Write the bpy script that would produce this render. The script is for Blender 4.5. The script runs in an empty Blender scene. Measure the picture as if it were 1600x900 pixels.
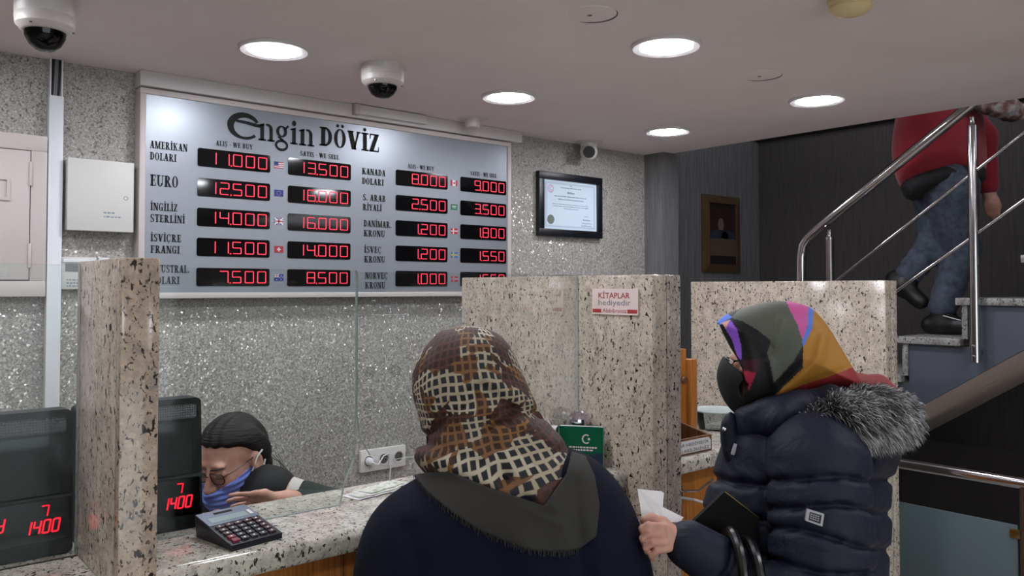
import bpy, bmesh, math, random
import numpy as np
from mathutils import Vector, Matrix

random.seed(7); RNG = np.random.default_rng(7)
SC = bpy.context.scene
COL = SC.collection
# ------------------------------------------------------------------ camera, light, exposure
FP = 1267.0                       # focal length in pixels of the 1600 x 900 frame
PT = math.radians(1.5)            # slight upward pitch
TH = math.radians(40.2)           # yaw: x runs along the counter, y towards the back wall
CT, ST = math.cos(TH), math.sin(TH)
CAMZ = 1.63
cam = bpy.data.cameras.new('camera'); camo = bpy.data.objects.new('camera', cam); COL.objects.link(camo)
cam.sensor_width = 36.0; cam.lens = FP / 1600 * 36.0; cam.clip_start = 0.05
cam.shift_y = -FP * math.tan(PT) / 1600
camo.location = (0, 0, CAMZ); camo.rotation_euler = (math.pi / 2 + PT, 0, -TH)
SC.camera = camo
world = bpy.data.worlds.new('world'); SC.world = world; world.use_nodes = True
bg = world.node_tree.nodes['Background']; bg.inputs[0].default_value = (0.90, 0.94, 1.0, 1); bg.inputs[1].default_value = 1.2
SC.view_settings.view_transform = 'Standard'; SC.view_settings.look = 'None'
SC.view_settings.gamma = 1.0; SC.view_settings.use_curve_mapping = False
SC.view_settings.exposure = 1.2
LAMP = 40.0                       # emission of the ceiling downlight diffusers
CEIL = 2.45; YB = 3.28; YF = 3.22  # ceiling, back wall, face of the rate board

# ------------------------------------------------------------------ pixel rays used to measure real places
def ray(px, py):
    xi = (px - 800) / FP; t = (450 - FP * math.tan(PT) - py) / FP
    u = xi; d = math.cos(PT) - t * math.sin(PT); z = math.sin(PT) + t * math.cos(PT)
    return (CT * u + ST * d, -ST * u + CT * d, z)
def onX(px, py, X): r = ray(px, py); k = X / r[0]; return Vector((X, r[1] * k, CAMZ + r[2] * k))
def onY(px, py, Y): r = ray(px, py); k = Y / r[1]; return Vector((r[0] * k, Y, CAMZ + r[2] * k))
def onZ(px, py, Z): r = ray(px, py); k = (Z - CAMZ) / r[2]; return Vector((r[0] * k, r[1] * k, Z))
def U(px, py, d):                 # room point in (right, away, up) axes turned by the yaw
    xi = (px - 800) / FP; t = (450 - FP * math.tan(PT) - py) / FP
    dd = math.cos(PT) - t * math.sin(PT); k = d / dd
    return np.array((xi * k, d, CAMZ + k * (math.sin(PT) + t * math.cos(PT))))
def W(p): return Vector((CT * p[0] + ST * p[1], -ST * p[0] + CT * p[1], p[2]))

# ------------------------------------------------------------------ materials
def lin(h):
    h = h.lstrip('#'); v = [int(h[i:i + 2], 16) / 255 for i in (0, 2, 4)]
    return tuple((c / 12.92 if c <= .04045 else ((c + .055) / 1.055) ** 2.4) for c in v) + (1,)
class NT:
    def __init__(s, m):
        s.t = m.node_tree; s.n = s.t.nodes; s.b = s.n['Principled BSDF']; s.tc = None
    def new(s, k, **kw):
        x = s.n.new(k)
        for a, v in kw.items(): setattr(x, a, v)
        return x
    def co(s, kind='Object'):
        if not s.tc: s.tc = s.new('ShaderNodeTexCoord')
        return s.tc.outputs[kind]
    def link(s, a, b): s.t.links.new(a, b)
    def mapc(s, scale, rot=(0, 0, 0), src=None):
        m = s.new('ShaderNodeMapping'); m.inputs['Scale'].default_value = scale; m.inputs['Rotation'].default_value = rot
        s.link(src or s.co(), m.inputs[0]); return m.outputs[0]
    def noise(s, vec, scale, detail=3, rough=.5, dist=0):
        n = s.new('ShaderNodeTexNoise'); n.inputs['Scale'].default_value = scale; n.inputs['Detail'].default_value = detail
        n.inputs['Roughness'].default_value = rough; n.inputs['Distortion'].default_value = dist
        s.link(vec, n.inputs['Vector']); return n
    def vor(s, vec, scale, feat='F1', rnd=1.0):
        n = s.new('ShaderNodeTexVoronoi', feature=feat); n.inputs['Scale'].default_value = scale
        n.inputs['Randomness'].default_value = rnd; s.link(vec, n.inputs['Vector']); return n
    def ramp(s, fac, stops, interp='LINEAR'):
        r = s.new('ShaderNodeValToRGB'); r.color_ramp.interpolation = interp; e = r.color_ramp.elements
        while len(e) < len(stops): e.new(.5)
        for i, (p, c) in enumerate(stops): e[i].position = p; e[i].color = lin(c) if isinstance(c, str) else (c, c, c, 1)
        s.link(fac, r.inputs[0]); return r.outputs[0]
    def mix(s, fac, a, b, mode='MIX'):
        m = s.new('ShaderNodeMix', data_type='RGBA', blend_type=mode)
        for sock, v in ((m.inputs[0], fac), (m.inputs[6], a), (m.inputs[7], b)):
            if isinstance(v, (int, float)): sock.default_value = v
            elif isinstance(v, str): sock.default_value = lin(v)
            else: s.link(v, sock)
        return m.outputs[2]
    def math(s, op, a, b=None):
        m = s.new('ShaderNodeMath', operation=op)
        for i, v in enumerate((a, b)):
            if v is None: continue
            if isinstance(v, (int, float)): m.inputs[i].default_value = v
            else: s.link(v, m.inputs[i])
        return m.outputs[0]
    def bump(s, h, strength, dist=.002):
        b = s.new('ShaderNodeBump'); b.inputs['Strength'].default_value = strength; b.inputs['Distance'].default_value = dist
        s.link(h, b.inputs['Height']); s.link(b.outputs[0], s.b.inputs['Normal']); return b
MATS = {}
def mat(name, col='#808080', rough=.5, metal=0., spec=.5, emit=None, es=0., coat=0., sheen=0.):
    m = bpy.data.materials.new(name); m.use_nodes = True; b = m.node_tree.nodes['Principled BSDF']
    b.inputs['Base Color'].default_value = lin(col); b.inputs['Roughness'].default_value = rough
    b.inputs['Metallic'].default_value = metal; b.inputs['Specular IOR Level'].default_value = spec
    b.inputs['Coat Weight'].default_value = coat
    b.inputs['Sheen Weight'].default_value = sheen
    if emit: b.inputs['Emission Color'].default_value = lin(emit); b.inputs['Emission Strength'].default_value = es
    MATS[name] = m; return m
def nmat(name, *a, **k): m = mat(name, *a, **k); return m, NT(m)

for n, c, r in (('white_paint', '#cfc9c8', .5), ('pale_metal', '#c0b6b2', .45), ('grey_box', '#c9c8c3', .5), ('trunk_white', '#d6d8dc', .4),
                ('black_plastic', '#0d0d0f', .35), ('dark_plastic', '#1c1c20', .4), ('ink', '#090a0d', .8), ('paper', '#e6e3e2', .7),
                ('label_white', '#d8d5d4', .5), ('label_red', '#b03636', .5), ('sign_pink', '#e2cfc9', .5), ('ink_red', '#9c2b33', .6),
                ('cable_grey', '#77797c', .5), ('cable_black', '#101010', .5), ('calc_key', '#26262c', .4), ('calc_key_red', '#7c2438', .4),
                ('calc_key_wine', '#3a2029', .4), ('lcd', '#93a5a6', .3), ('solar', '#2c2b31', .2), ('socket_white', '#d3d0cc', .35), ('socket_hole', '#55504d', .6),
                ('cream', '#d9c393', .4), ('camera_white', '#c9c2bd', .4), ('hair', '#171213', .45), ('eye_white', '#cfc6c0', .3), ('iris', '#2a1a12', .2),
                ('trousers', '#15161b', .8), ('shoe', '#0d0c0d', .45), ('vest', '#101012', .8), ('shirt_white', '#b9b4ac', .8),
                ('sleeve_green', '#1b2620', .85), ('mask_black', '#0c0c0e', .8), ('strap_white', '#d9d9d6', .7), ('steel', '#a9a9ac', .3),
                ('flag_red', '#9d2732', .5), ('flag_blue', '#1f2f78', .5), ('flag_white', '#cfcfd4', .5), ('flag_yellow', '#c8b040', .5), ('flag_green', '#1c6a44', .5), ('flag_sky', '#2a659c', .5),
                ('book_green', '#0f5c40', .25), ('book_green_light', '#3f9f7c', .25), ('book_navy', '#1c2f42', .4), ('seal', '#6d7570', .5), ('cert_text', '#7a8696', .7), ('cert_red', '#c08a98', .7),
                ('frame_black', '#0c0e16', .4), ('cert_border', '#b4c3d4', .7)):
    mat(n, c, r)
MATS['calc_key'].node_tree.nodes['Principled BSDF'].inputs['Coat Weight'].default_value = .2
mat('chrome', '#b9b6b8', .12, 1.0); mat('chrome_dark', '#8c8280', .25, 1.0); mat('gold_line', '#8a744a', .3, 1.0); mat('mirror_ball', '#d9d4de', .1, 1.0)
mat('window_black', '#050507', .06, 0, .45); mat('screen_black', '#060607', .2, 0, .25); mat('display_black', '#0b0b0d', .45, 0, .25); mat('display_window', '#050506', .12, 0, .25)
mat('calc_silver', '#7f8796', .3, .6); mat('calc_body', '#1c1a24', .35)
mat('led_bar', '#300008', .4, emit='#ff0f2e', es=.55); mat('led_dot', '#300008', .4, emit='#ff5d78', es=.95)
mat('lamp_disc', '#ffffff', .5, emit='#f4f6ff', es=LAMP)
mat('glass_edge', '#a9b5b2', .25, 0, .5); mat('mask_blue', '#7486d4', .8); mat('mask_fold', '#6d80d8', .8)
mat('scarf_red', '#8d3a38', .7); mat('leather', '#0b0a0b', .28, 0, .6); mat('pouch', '#050506', .7, 0, .2); mat('skin_ring', '#c9c4c0', .2, 1.0)

def glassmat(name, tint, gl=1.0):
    m = bpy.data.materials.new(name); m.use_nodes = True; t = m.node_tree; t.nodes.clear()
    o = t.nodes.new('ShaderNodeOutputMaterial'); mx = t.nodes.new('ShaderNodeMixShader')
    a = t.nodes.new('ShaderNodeBsdfTransparent'); g = t.nodes.new('ShaderNodeBsdfGlossy'); fr = t.nodes.new('ShaderNodeFresnel')
    a.inputs[0].default_value = tint; g.inputs['Roughness'].default_value = .02; fr.inputs['IOR'].default_value = 1.45
    ml = t.nodes.new('ShaderNodeMath'); ml.operation = 'MULTIPLY'; ml.inputs[1].default_value = gl
    t.links.new(fr.outputs[0], ml.inputs[0])
    t.links.new(ml.outputs[0], mx.inputs[0]); t.links.new(a.outputs[0], mx.inputs[1]); t.links.new(g.outputs[0], mx.inputs[2]); t.links.new(mx.outputs[0], o.inputs[0])
    MATS[name] = m; return m
glassmat('glass', (.94, .965, .955, 1), .35); glassmat('smoked_dome', (.10, .10, .12, 1)); glassmat('clear_plastic', (.86, .90, .90, 1))
def frosted():
    m, t = nmat('frosted_glass', '#59676a', .35); n = t.noise(t.co(), 60, 2); t.bump(n.outputs[0], .05)
frosted()
# wall covering: grey-beige chips with glints
m, t = nmat('wall_chips', rough=.42)
v = t.vor(t.co(), 260); v2 = t.vor(t.co(), 165)
sepv = t.new('ShaderNodeSeparateColor'); t.link(v.outputs['Color'], sepv.inputs[0])
c = t.ramp(sepv.outputs[0], [(0, '#4b4640'), (.14, '#6f6a64'), (.34, '#918d87'), (.62, '#a9a69f'), (.86, '#bfbdb8'), (1, '#d8d7d3')])
big = t.noise(t.co(), 2.2, 2); c = t.mix(.5, c, t.ramp(big.outputs[0], [(.3, '#ab998d'), (.7, '#d3c7be')]), 'MULTIPLY')
c = t.mix(.55, c, t.ramp(sepv.outputs[1], [(0, '#8f8a83'), (1, '#c8c6c1')]))
t.link(c, t.b.inputs['Base Color'])
geo = t.new('ShaderNodeNewGeometry'); sub = t.new('ShaderNodeVectorMath', operation='SUBTRACT'); t.link(v2.outputs['Color'], sub.inputs[0]); sub.inputs[1].default_value = (.5, .5, .5)
scl = t.new('ShaderNodeVectorMath', operation='SCALE'); t.link(sub.outputs[0], scl.inputs[0]); scl.inputs['Scale'].default_value = .68
add = t.new('ShaderNodeVectorMath', operation='ADD'); t.link(geo.outputs['Normal'], add.inputs[0]); t.link(scl.outputs[0], add.inputs[1])
nrm = t.new('ShaderNodeVectorMath', operation='NORMALIZE'); t.link(add.outputs[0], nrm.inputs[0]); t.link(nrm.outputs[0], t.b.inputs['Normal'])
sep2 = t.new('ShaderNodeSeparateColor'); t.link(v2.outputs['Color'], sep2.inputs[0])
fk = t.ramp(sep2.outputs[2], [(.88, 0.), (.90, .8)]); t.link(fk, t.b.inputs['Metallic']); t.link(t.math('SUBTRACT', .62, t.math('MULTIPLY', fk, .40)), t.b.inputs['Roughness'])
# polished granite: pale pinkish ground, grey veils, dark elongated flecks
def granite(name, base, pale, veil, fleck, rough=.14, rot=(.4, .3, .2)):
    m, t = nmat(name, rough=rough, spec=.5)
    q = t.mapc((1, 1, .62), rot)
    a = t.noise(q, 26, 4, .6, .4); c = t.ramp(a.outputs[0], [(.3, veil), (.46, base), (.66, pale)])
    g = t.vor(t.co(), 150); sp = t.new('ShaderNodeSeparateColor'); t.link(g.outputs['Color'], sp.inputs[0])
    c = t.mix(.35, c, t.ramp(sp.outputs[0], [(0, veil), (.5, base), (1, pale)]))
    b = t.noise(q, 105, 3, .55, .7); f = t.ramp(b.outputs[0], [(.365, 1.), (.405, 0.)])
    b2 = t.noise(q, 190, 2, .5, .3); f2 = t.ramp(b2.outputs[0], [(.33, .8), (.37, 0.)])
    k = t.math('MAXIMUM', f, f2)
    c = t.mix(k, c, fleck); t.link(c, t.b.inputs['Base Color'])
granite('granite', '#ab9784', '#c6b4a1', '#8b8079', '#2c2625')
granite('granite_grey', '#a69a91', '#c2b8ae', '#898380', '#2b2829')
granite('granite_top', '#b8b2a6', '#d3cec1', '#8f8a83', '#332f2c', .1, (1.2, .3, .2))
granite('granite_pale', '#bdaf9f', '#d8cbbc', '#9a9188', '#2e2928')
granite('granite_step', '#8d8a88', '#a9a7a4', '#6a6867', '#2c2b2b', .25)
m, t = nmat('ceiling_paint', '#e2d8d7', .85)
n = t.noise(t.co(), 3, 3); t.link(t.mix(.15, '#e2d8d7', t.ramp(n.outputs[0], [(.3, '#c4b7b6'), (.7, '#ece6e5')])), t.b.inputs['Base Color'])
n2 = t.noise(t.co(), 500, 2); t.bump(n2.outputs[0], .08)
m, t = nmat('board_silver', '#92979e', .36, .55)
n = t.noise(t.mapc((1, 1, 90)), 6, 2); t.link(t.ramp(n.outputs[0], [(.35, .33), (.65, .42)]), t.b.inputs['Roughness'])
m, t = nmat('grey_wallpaper', '#6b6868', .75)
n = t.noise(t.mapc((60, 60, 1.5)), 3, 3); t.link(t.ramp(n.outputs[0], [(.3, '#575557'), (.55, '#6e6c6d'), (.75, '#807e7f')]), t.b.inputs['Base Color'])
m, t = nmat('dark_wallpaper', '#403b3a', .8)
n = t.noise(t.mapc((50, 50, 1.6)), 3, 3); t.link(t.ramp(n.outputs[0], [(.3, '#3a3535'), (.7, '#494444')]), t.b.inputs['Base Color'])
mat('understair_shade', '#191415', .8); mat('stair_grey', '#4d525c', .55); mat('soffit_beige', '#c4b3aa', .7); mat('floor_tile', '#cdc7bd', .3)
def wood(name, a, b, c, rough=.35):
    m, t = nmat(name, rough=rough); n = t.noise(t.mapc((70, 70, 2.2)), 2.2, 4, .6, .3)
    t.link(t.ramp(n.outputs[0], [(.3, a), (.5, b), (.72, c)]), t.b.inputs['Base Color'])
wood('wood_orange', '#7c4a1c', '#a2652b', '#b9793a'); wood('wood_dark', '#4d3222', '#6b4730', '#7d5538'); wood('frame_gold', '#3a2a1e', '#54402d', '#6a523b', .3)
m, t = nmat('navy_wool', '#0a0e20', .9, spec=.2)
n = t.noise(t.co(), 700, 2); t.bump(n.outputs[0], .25)
m, t = nmat('puffer', '#151928', .62, spec=.3)
n = t.noise(t.co(), 14, 3, .55, .6); t.bump(n.outputs[0], .5, .02)
mat('puffer_dark', '#0f111b', .6)
m, t = nmat('jeans', '#3a414f', .85); n = t.noise(t.co(), 30, 4); t.link(t.ramp(n.outputs[0], [(.3, '#2d333f'), (.7, '#4a5261')]), t.b.inputs['Base Color'])
mat('red_wool', '#861424', .9, sheen=.2); mat('hem_dark', '#171518', .9)
m, t = nmat('fur_sleeve', '#5d4c47', .9); n = t.noise(t.co(), 24, 3); t.link(t.ramp(n.outputs[0], [(.35, '#2e2524'), (.5, '#6b4a42'), (.65, '#8c8886')]), t.b.inputs['Base Color'])
m, t = nmat('skin', '#c08d7a', .5); t.b.inputs['Subsurface Weight'].default_value = .15; t.b.inputs['Subsurface Radius'].default_value = (.012, .004, .002)
n = t.noise(t.co(), 35, 3); t.link(t.ramp(n.outputs[0], [(.3, '#b37e6c'), (.7, '#c99a87')]), t.b.inputs['Base Color'])
m, t = nmat('hair_strands', '#1b1516', .6, spec=.3); n = t.noise(t.mapc((8, 8, 110), (.2, .5, 0)), 2, 3); t.bump(n.outputs[0], .7, .004)
t.link(t.ramp(n.outputs[0], [(.3, '#0c0909'), (.7, '#221b1a')]), t.b.inputs['Base Color'])
m, t = nmat('vcol_cloth', rough=.62, spec=.3); a = t.new('ShaderNodeAttribute', attribute_name='tint'); t.link(a.outputs['Color'], t.b.inputs['Base Color'])
m, t = nmat('fur', rough=.6); a = t.new('ShaderNodeAttribute', attribute_name='tint'); t.link(a.outputs['Color'], t.b.inputs['Base Color'])
# woven headscarf: net of light threads over dark, in blotches of cream, ochre and brown
m, t = nmat('net_scarf', rough=.75)
a = t.new('ShaderNodeAttribute', attribute_name='weave'); wv = a.outputs['Vector']
dn = t.noise(wv, 22, 2); dsub = t.new('ShaderNodeVectorMath', operation='SUBTRACT'); t.link(dn.outputs['Color'], dsub.inputs[0]); dsub.inputs[1].default_value = (.5, .5, .5)
dsc = t.new('ShaderNodeVectorMath', operation='SCALE'); t.link(dsub.outputs[0], dsc.inputs[0]); dsc.inputs['Scale'].default_value = .012
dad = t.new('ShaderNodeVectorMath', operation='ADD'); t.link(wv, dad.inputs[0]); t.link(dsc.outputs[0], dad.inputs[1])
sx = t.new('ShaderNodeSeparateXYZ'); t.link(dad.outputs[0], sx.inputs[0])
def gridline(o, n, w0):
    f = t.math('ABSOLUTE', t.math('SUBTRACT', t.math('FRACT', t.math('MULTIPLY', o, n)), .5))
    return t.ramp(f, [(w0 - .04, 0.), (w0 + .04, 1.)])
gl = t.math('MAXIMUM', gridline(sx.outputs[0], 100, .33), gridline(sx.outputs[1], 94, .34))
pn = t.noise(wv, 13, 2, .5, .6); pv = t.vor(t.mapc((1, 1.4, 1), src=dad.outputs[0]), 21)
ps = t.new('ShaderNodeSeparateColor'); t.link(pv.outputs['Color'], ps.inputs[0])
key = t.math('ADD', t.math('MULTIPLY', ps.outputs[0], .6), t.math('MULTIPLY', pn.outputs[0], .5))
lc = t.ramp(key, [(0, '#472b20'), (.34, '#a3967f'), (.47, '#75512f'), (.57, '#b5aa94'), (.68, '#4c2c20'), (.80, '#80592f')], 'CONSTANT')
hc = t.ramp(key, [(0, '#33190f'), (.34, '#1b1c22'), (.47, '#38200f'), (.57, '#17181d'), (.68, '#2a1610'), (.80, '#3a220f')], 'CONSTANT')
t.link(t.mix(gl, hc, lc), t.b.inputs['Base Color']); t.bump(gl, .3, .001)
m, t = nmat('scarf_border', '#292722', .8); n = t.noise(t.co(), 600, 2); t.bump(n.outputs[0], .2)
m, t = nmat('note_print', rough=.7); n = t.noise(t.co(), 90, 4, .7); t.link(t.ramp(n.outputs[0], [(.35, '#7f8b7c'), (.5, '#c3c7b9'), (.65, '#d5d5c8')]), t.b.inputs['Base Color'])
m, t = nmat('mesh_grille', '#0c0c0e', .3)
v = t.vor(t.mapc((1, 1, 1)), 190, rnd=.0); t.bump(v.outputs['Distance'], 1., .004); t.link(t.ramp(v.outputs['Distance'], [(.25, '#050505'), (.5, '#55565a')]), t.b.inputs['Base Color'])

# ------------------------------------------------------------------ scene graph helpers
MTX = {}
def tag(o, label=None, cat=None, group=None, kind=None):
    if label: o['label'] = label
    if cat: o['category'] = cat
    if group: o['group'] = group
    if kind: o['kind'] = kind
    return o
def thing(name, label, cat, loc=(0, 0, 0), rz=0., group=None, kind=None):
    o = bpy.data.objects.new(name, None); COL.objects.link(o); o.location = loc; o.rotation_euler = (0, 0, rz); o.empty_display_size = .1
    MTX[o.name] = Matrix.Translation(Vector(loc)) @ Matrix.Rotation(rz, 4, 'Z')
    return tag(o, label, cat, group, kind)
def link_mesh(name, V, Fs, mats, midx=None, parent=None, smooth=False, autos=None):
    """vertices are given in room coordinates"""
    V = np.asarray(V, float).reshape(-1, 3)
    if parent is not None: Mi = MTX[parent.name].inverted()
    else:
        lo, hi = V.min(0), V.max(0); Mi = Matrix.Translation(Vector((-(lo[0] + hi[0]) / 2, -(lo[1] + hi[1]) / 2, -lo[2])))
    R = np.array(Mi.to_3x3()); T = np.array(Mi.translation)
    L = V @ R.T + T
    me = bpy.data.meshes.new(name); me.from_pydata(L.tolist(), [], [list(f) for f in Fs] if not isinstance(Fs, np.ndarray) else Fs.tolist())
    for k in (mats if isinstance(mats, (list, tuple)) else [mats]): me.materials.append(MATS[k])
    if midx is not None: me.polygons.foreach_set('material_index', np.asarray(midx, np.int32))
    if smooth: me.polygons.foreach_set('use_smooth', np.ones(len(me.polygons), bool))
    me.update()
    o = bpy.data.objects.new(name, me); COL.objects.link(o)
    if parent is not None: o.parent = parent; MTX[o.name] = MTX[parent.name]
    else: o.location = Mi.inverted().translation; MTX[o.name] = Mi.inverted()
    if smooth and autos is not None:
        me.set_sharp_from_angle(angle=math.radians(autos))
    return o
class MB:
    def __init__(s): s.v = []; s.f = []; s.m = []; s.cur = 0
    def add(s, vs, fs):
        b = len(s.v); s.v += [tuple(x) for x in vs]; s.f += [[i + b for i in f] for f in fs]; s.m += [s.cur] * len(fs); return s
    def bm(s, b):
        b.verts.index_update(); return s.add([v.co for v in b.verts], [[v.index for v in f.verts] for f in b.faces])
    def box(s, lo, hi, bev=0., seg=2, M=None):
        b = bmesh.new(); bmesh.ops.create_cube(b, size=1.)
        for v in b.verts: v.co = Vector([lo[i] + (v.co[i] + .5) * (hi[i] - lo[i]) for i in range(3)])
        if bev: bmesh.ops.bevel(b, geom=b.edges[:] + b.verts[:], offset=bev, segments=seg, profile=.5, affect='EDGES')
        if M is not None: bmesh.ops.transform(b, matrix=M, verts=b.verts)
        s.bm(b); b.free(); return s
    def tube(s, pts, r, n=10, cap=True):
        pts = [Vector(p) for p in pts]; rs = r if isinstance(r, (list, tuple)) else [r] * len(pts); vs = []; fs = []
        pn = None
        for i, p in enumerate(pts):
            d = (pts[min(i + 1, len(pts) - 1)] - pts[max(i - 1, 0)]).normalized()
            if pn is None: pn = d.orthogonal().normalized()
            pn = (pn - d * pn.dot(d)).normalized(); q = d.cross(pn)
            for k in range(n):
                a = 2 * math.pi * k / n; vs.append(p + (pn * math.cos(a) + q * math.sin(a)) * rs[i])
        for i in range(len(pts) - 1):
            for k in range(n): fs.append([i * n + k, i * n + (k + 1) % n, (i + 1) * n + (k + 1) % n, (i + 1) * n + k])
        if cap: fs.append(list(range(n))[::-1]); fs.append([(len(pts) - 1) * n + k for k in range(n)])
        return s.add(vs, fs)
    def lathe(s, c, prof, n=32, axis='z'):
        """profile of (radius, height) about an axis through c; axis z, x or y"""
        vs = []; fs = []; c = Vector(c)
        for (r, h) in prof:
            for k in range(n):
                a = 2 * math.pi * k / n; e = (r * math.cos(a), r * math.sin(a), h)
                e = e if axis == 'z' else ((h, e[0], e[1]) if axis == 'x' else (e[0], h, e[1]))
                vs.append(c + Vector(e))
        for i in range(len(prof) - 1):
            for k in range(n): fs.append([i * n + k, i * n + (k + 1) % n, (i + 1) * n + (k + 1) % n, (i + 1) * n + k])
        fs.append(list(range(n))); fs.append([(len(prof) - 1) * n + k for k in range(n)])
        return s.add(vs, fs)
    def prism(s, poly, mapf, t0, t1):
        """2-D polygon extruded: mapf(a, b, t) gives the room point"""
        n = len(poly); vs = [mapf(a, b, t0) for a, b in poly] + [mapf(a, b, t1) for a, b in poly]
        fs = [list(range(n))[::-1], [n + i for i in range(n)]] + [[i, (i + 1) % n, n + (i + 1) % n, n + i] for i in range(n)]
        return s.add(vs, fs)
    def build(s, name, mats, parent=None, smooth=False, autos=35):
        o = link_mesh(name, s.v, s.f, mats, s.m, parent, smooth, autos)
        b = bmesh.new(); b.from_mesh(o.data); bmesh.ops.recalc_face_normals(b, faces=b.faces); b.to_mesh(o.data); b.free(); return o
def box(name, lo, hi, m, parent=None, bev=0.): return MB().box(lo, hi, bev).build(name, m, parent, smooth=bev > 0, autos=40)
def struct(o): o['kind'] = 'structure'; return o
mapXZ = lambda y: (lambda a, b, t: (a, y + t, b))       # facing the room from the back wall
mapYZ = lambda x: (lambda a, b, t: (x + t, -a, b))      # on a face turned towards -x; a grows to the viewer's right
def text2d(body, h, width=None, bold=0.):
    cu = bpy.data.curves.new('t', 'FONT'); cu.body = body; cu.size = 1.; cu.fill_mode = 'FRONT'; cu.offset = bold; cu.resolution_u = 2
    ob = bpy.data.objects.new('t', cu); COL.objects.link(ob); dg = bpy.context.evaluated_depsgraph_get(); ev = ob.evaluated_get(dg); me = ev.to_mesh()
    V = np.array([v.co[:2] for v in me.vertices]) if len(me.vertices) else np.zeros((0, 2)); Fs = [list(p.vertices) for p in me.polygons]
    ev.to_mesh_clear(); bpy.data.objects.remove(ob); bpy.data.curves.remove(cu)
    if len(V):
        V = V - V.min(0); s = h / max(V[:, 1].max(), 1e-6); sx = (width / max(V[:, 0].max(), 1e-6)) if width else s
        V = V * np.array((sx, s))
    return V, Fs
def put_text(mb, body, a, b, h, width, mapf, t=0., bold=0., centre=False):
    V, Fs = text2d(body, h, width, bold)
    if centre: a -= V[:, 0].max() / 2
    mb.add([mapf(a + x, b + y, t) for x, y in V], Fs)

# ------------------------------------------------------------------ slab-serif condensed capitals (cut letters on the rate board)
T_, N_, S_ = .23, .11, .085
def arcq(cx, cy, ox, oy, ix, iy, a0, a1, n=14):
    out = []
    for i in range(n):
        p, q = [math.radians(a0 + (a1 - a0) * k / n) for k in (i, i + 1)]
        out.append([(cx + ox * math.cos(p), cy + oy * math.sin(p)), (cx + ox * math.cos(q), cy + oy * math.sin(q)), (cx + ix * math.cos(q), cy + iy * math.sin(q)), (cx + ix * math.cos(p), cy + iy * math.sin(p))])
    return out
R_ = lambda a, b, c, d: [[(a, b), (c, b), (c, d), (a, d)]]
def ser(x, y): return R_(x - .1, y, x + T_ + .1, y + S_)
def stem(x, bot=True, top=True): return R_(x, 0, x + T_, 1) + (ser(x, 0) if bot else []) + (ser(x, 1 - S_) if top else [])
def lean(x0, y0, x1, y1, w): return [[(x0 - w / 2, y0), (x0 + w / 2, y0), (x1 + w / 2, y1), (x1 - w / 2, y1)]]
def dotq(x, y, r): return [[(x + r * math.cos(k * math.pi / 4), y + r * math.sin(k * math.pi / 4)) for k in range(8)]]
def cedilla(x): return R_(x - .03, -.1, x + .03, 0) + arcq(x, -.17, .1, .09, .05, .045, -150, 90, 8)
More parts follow.
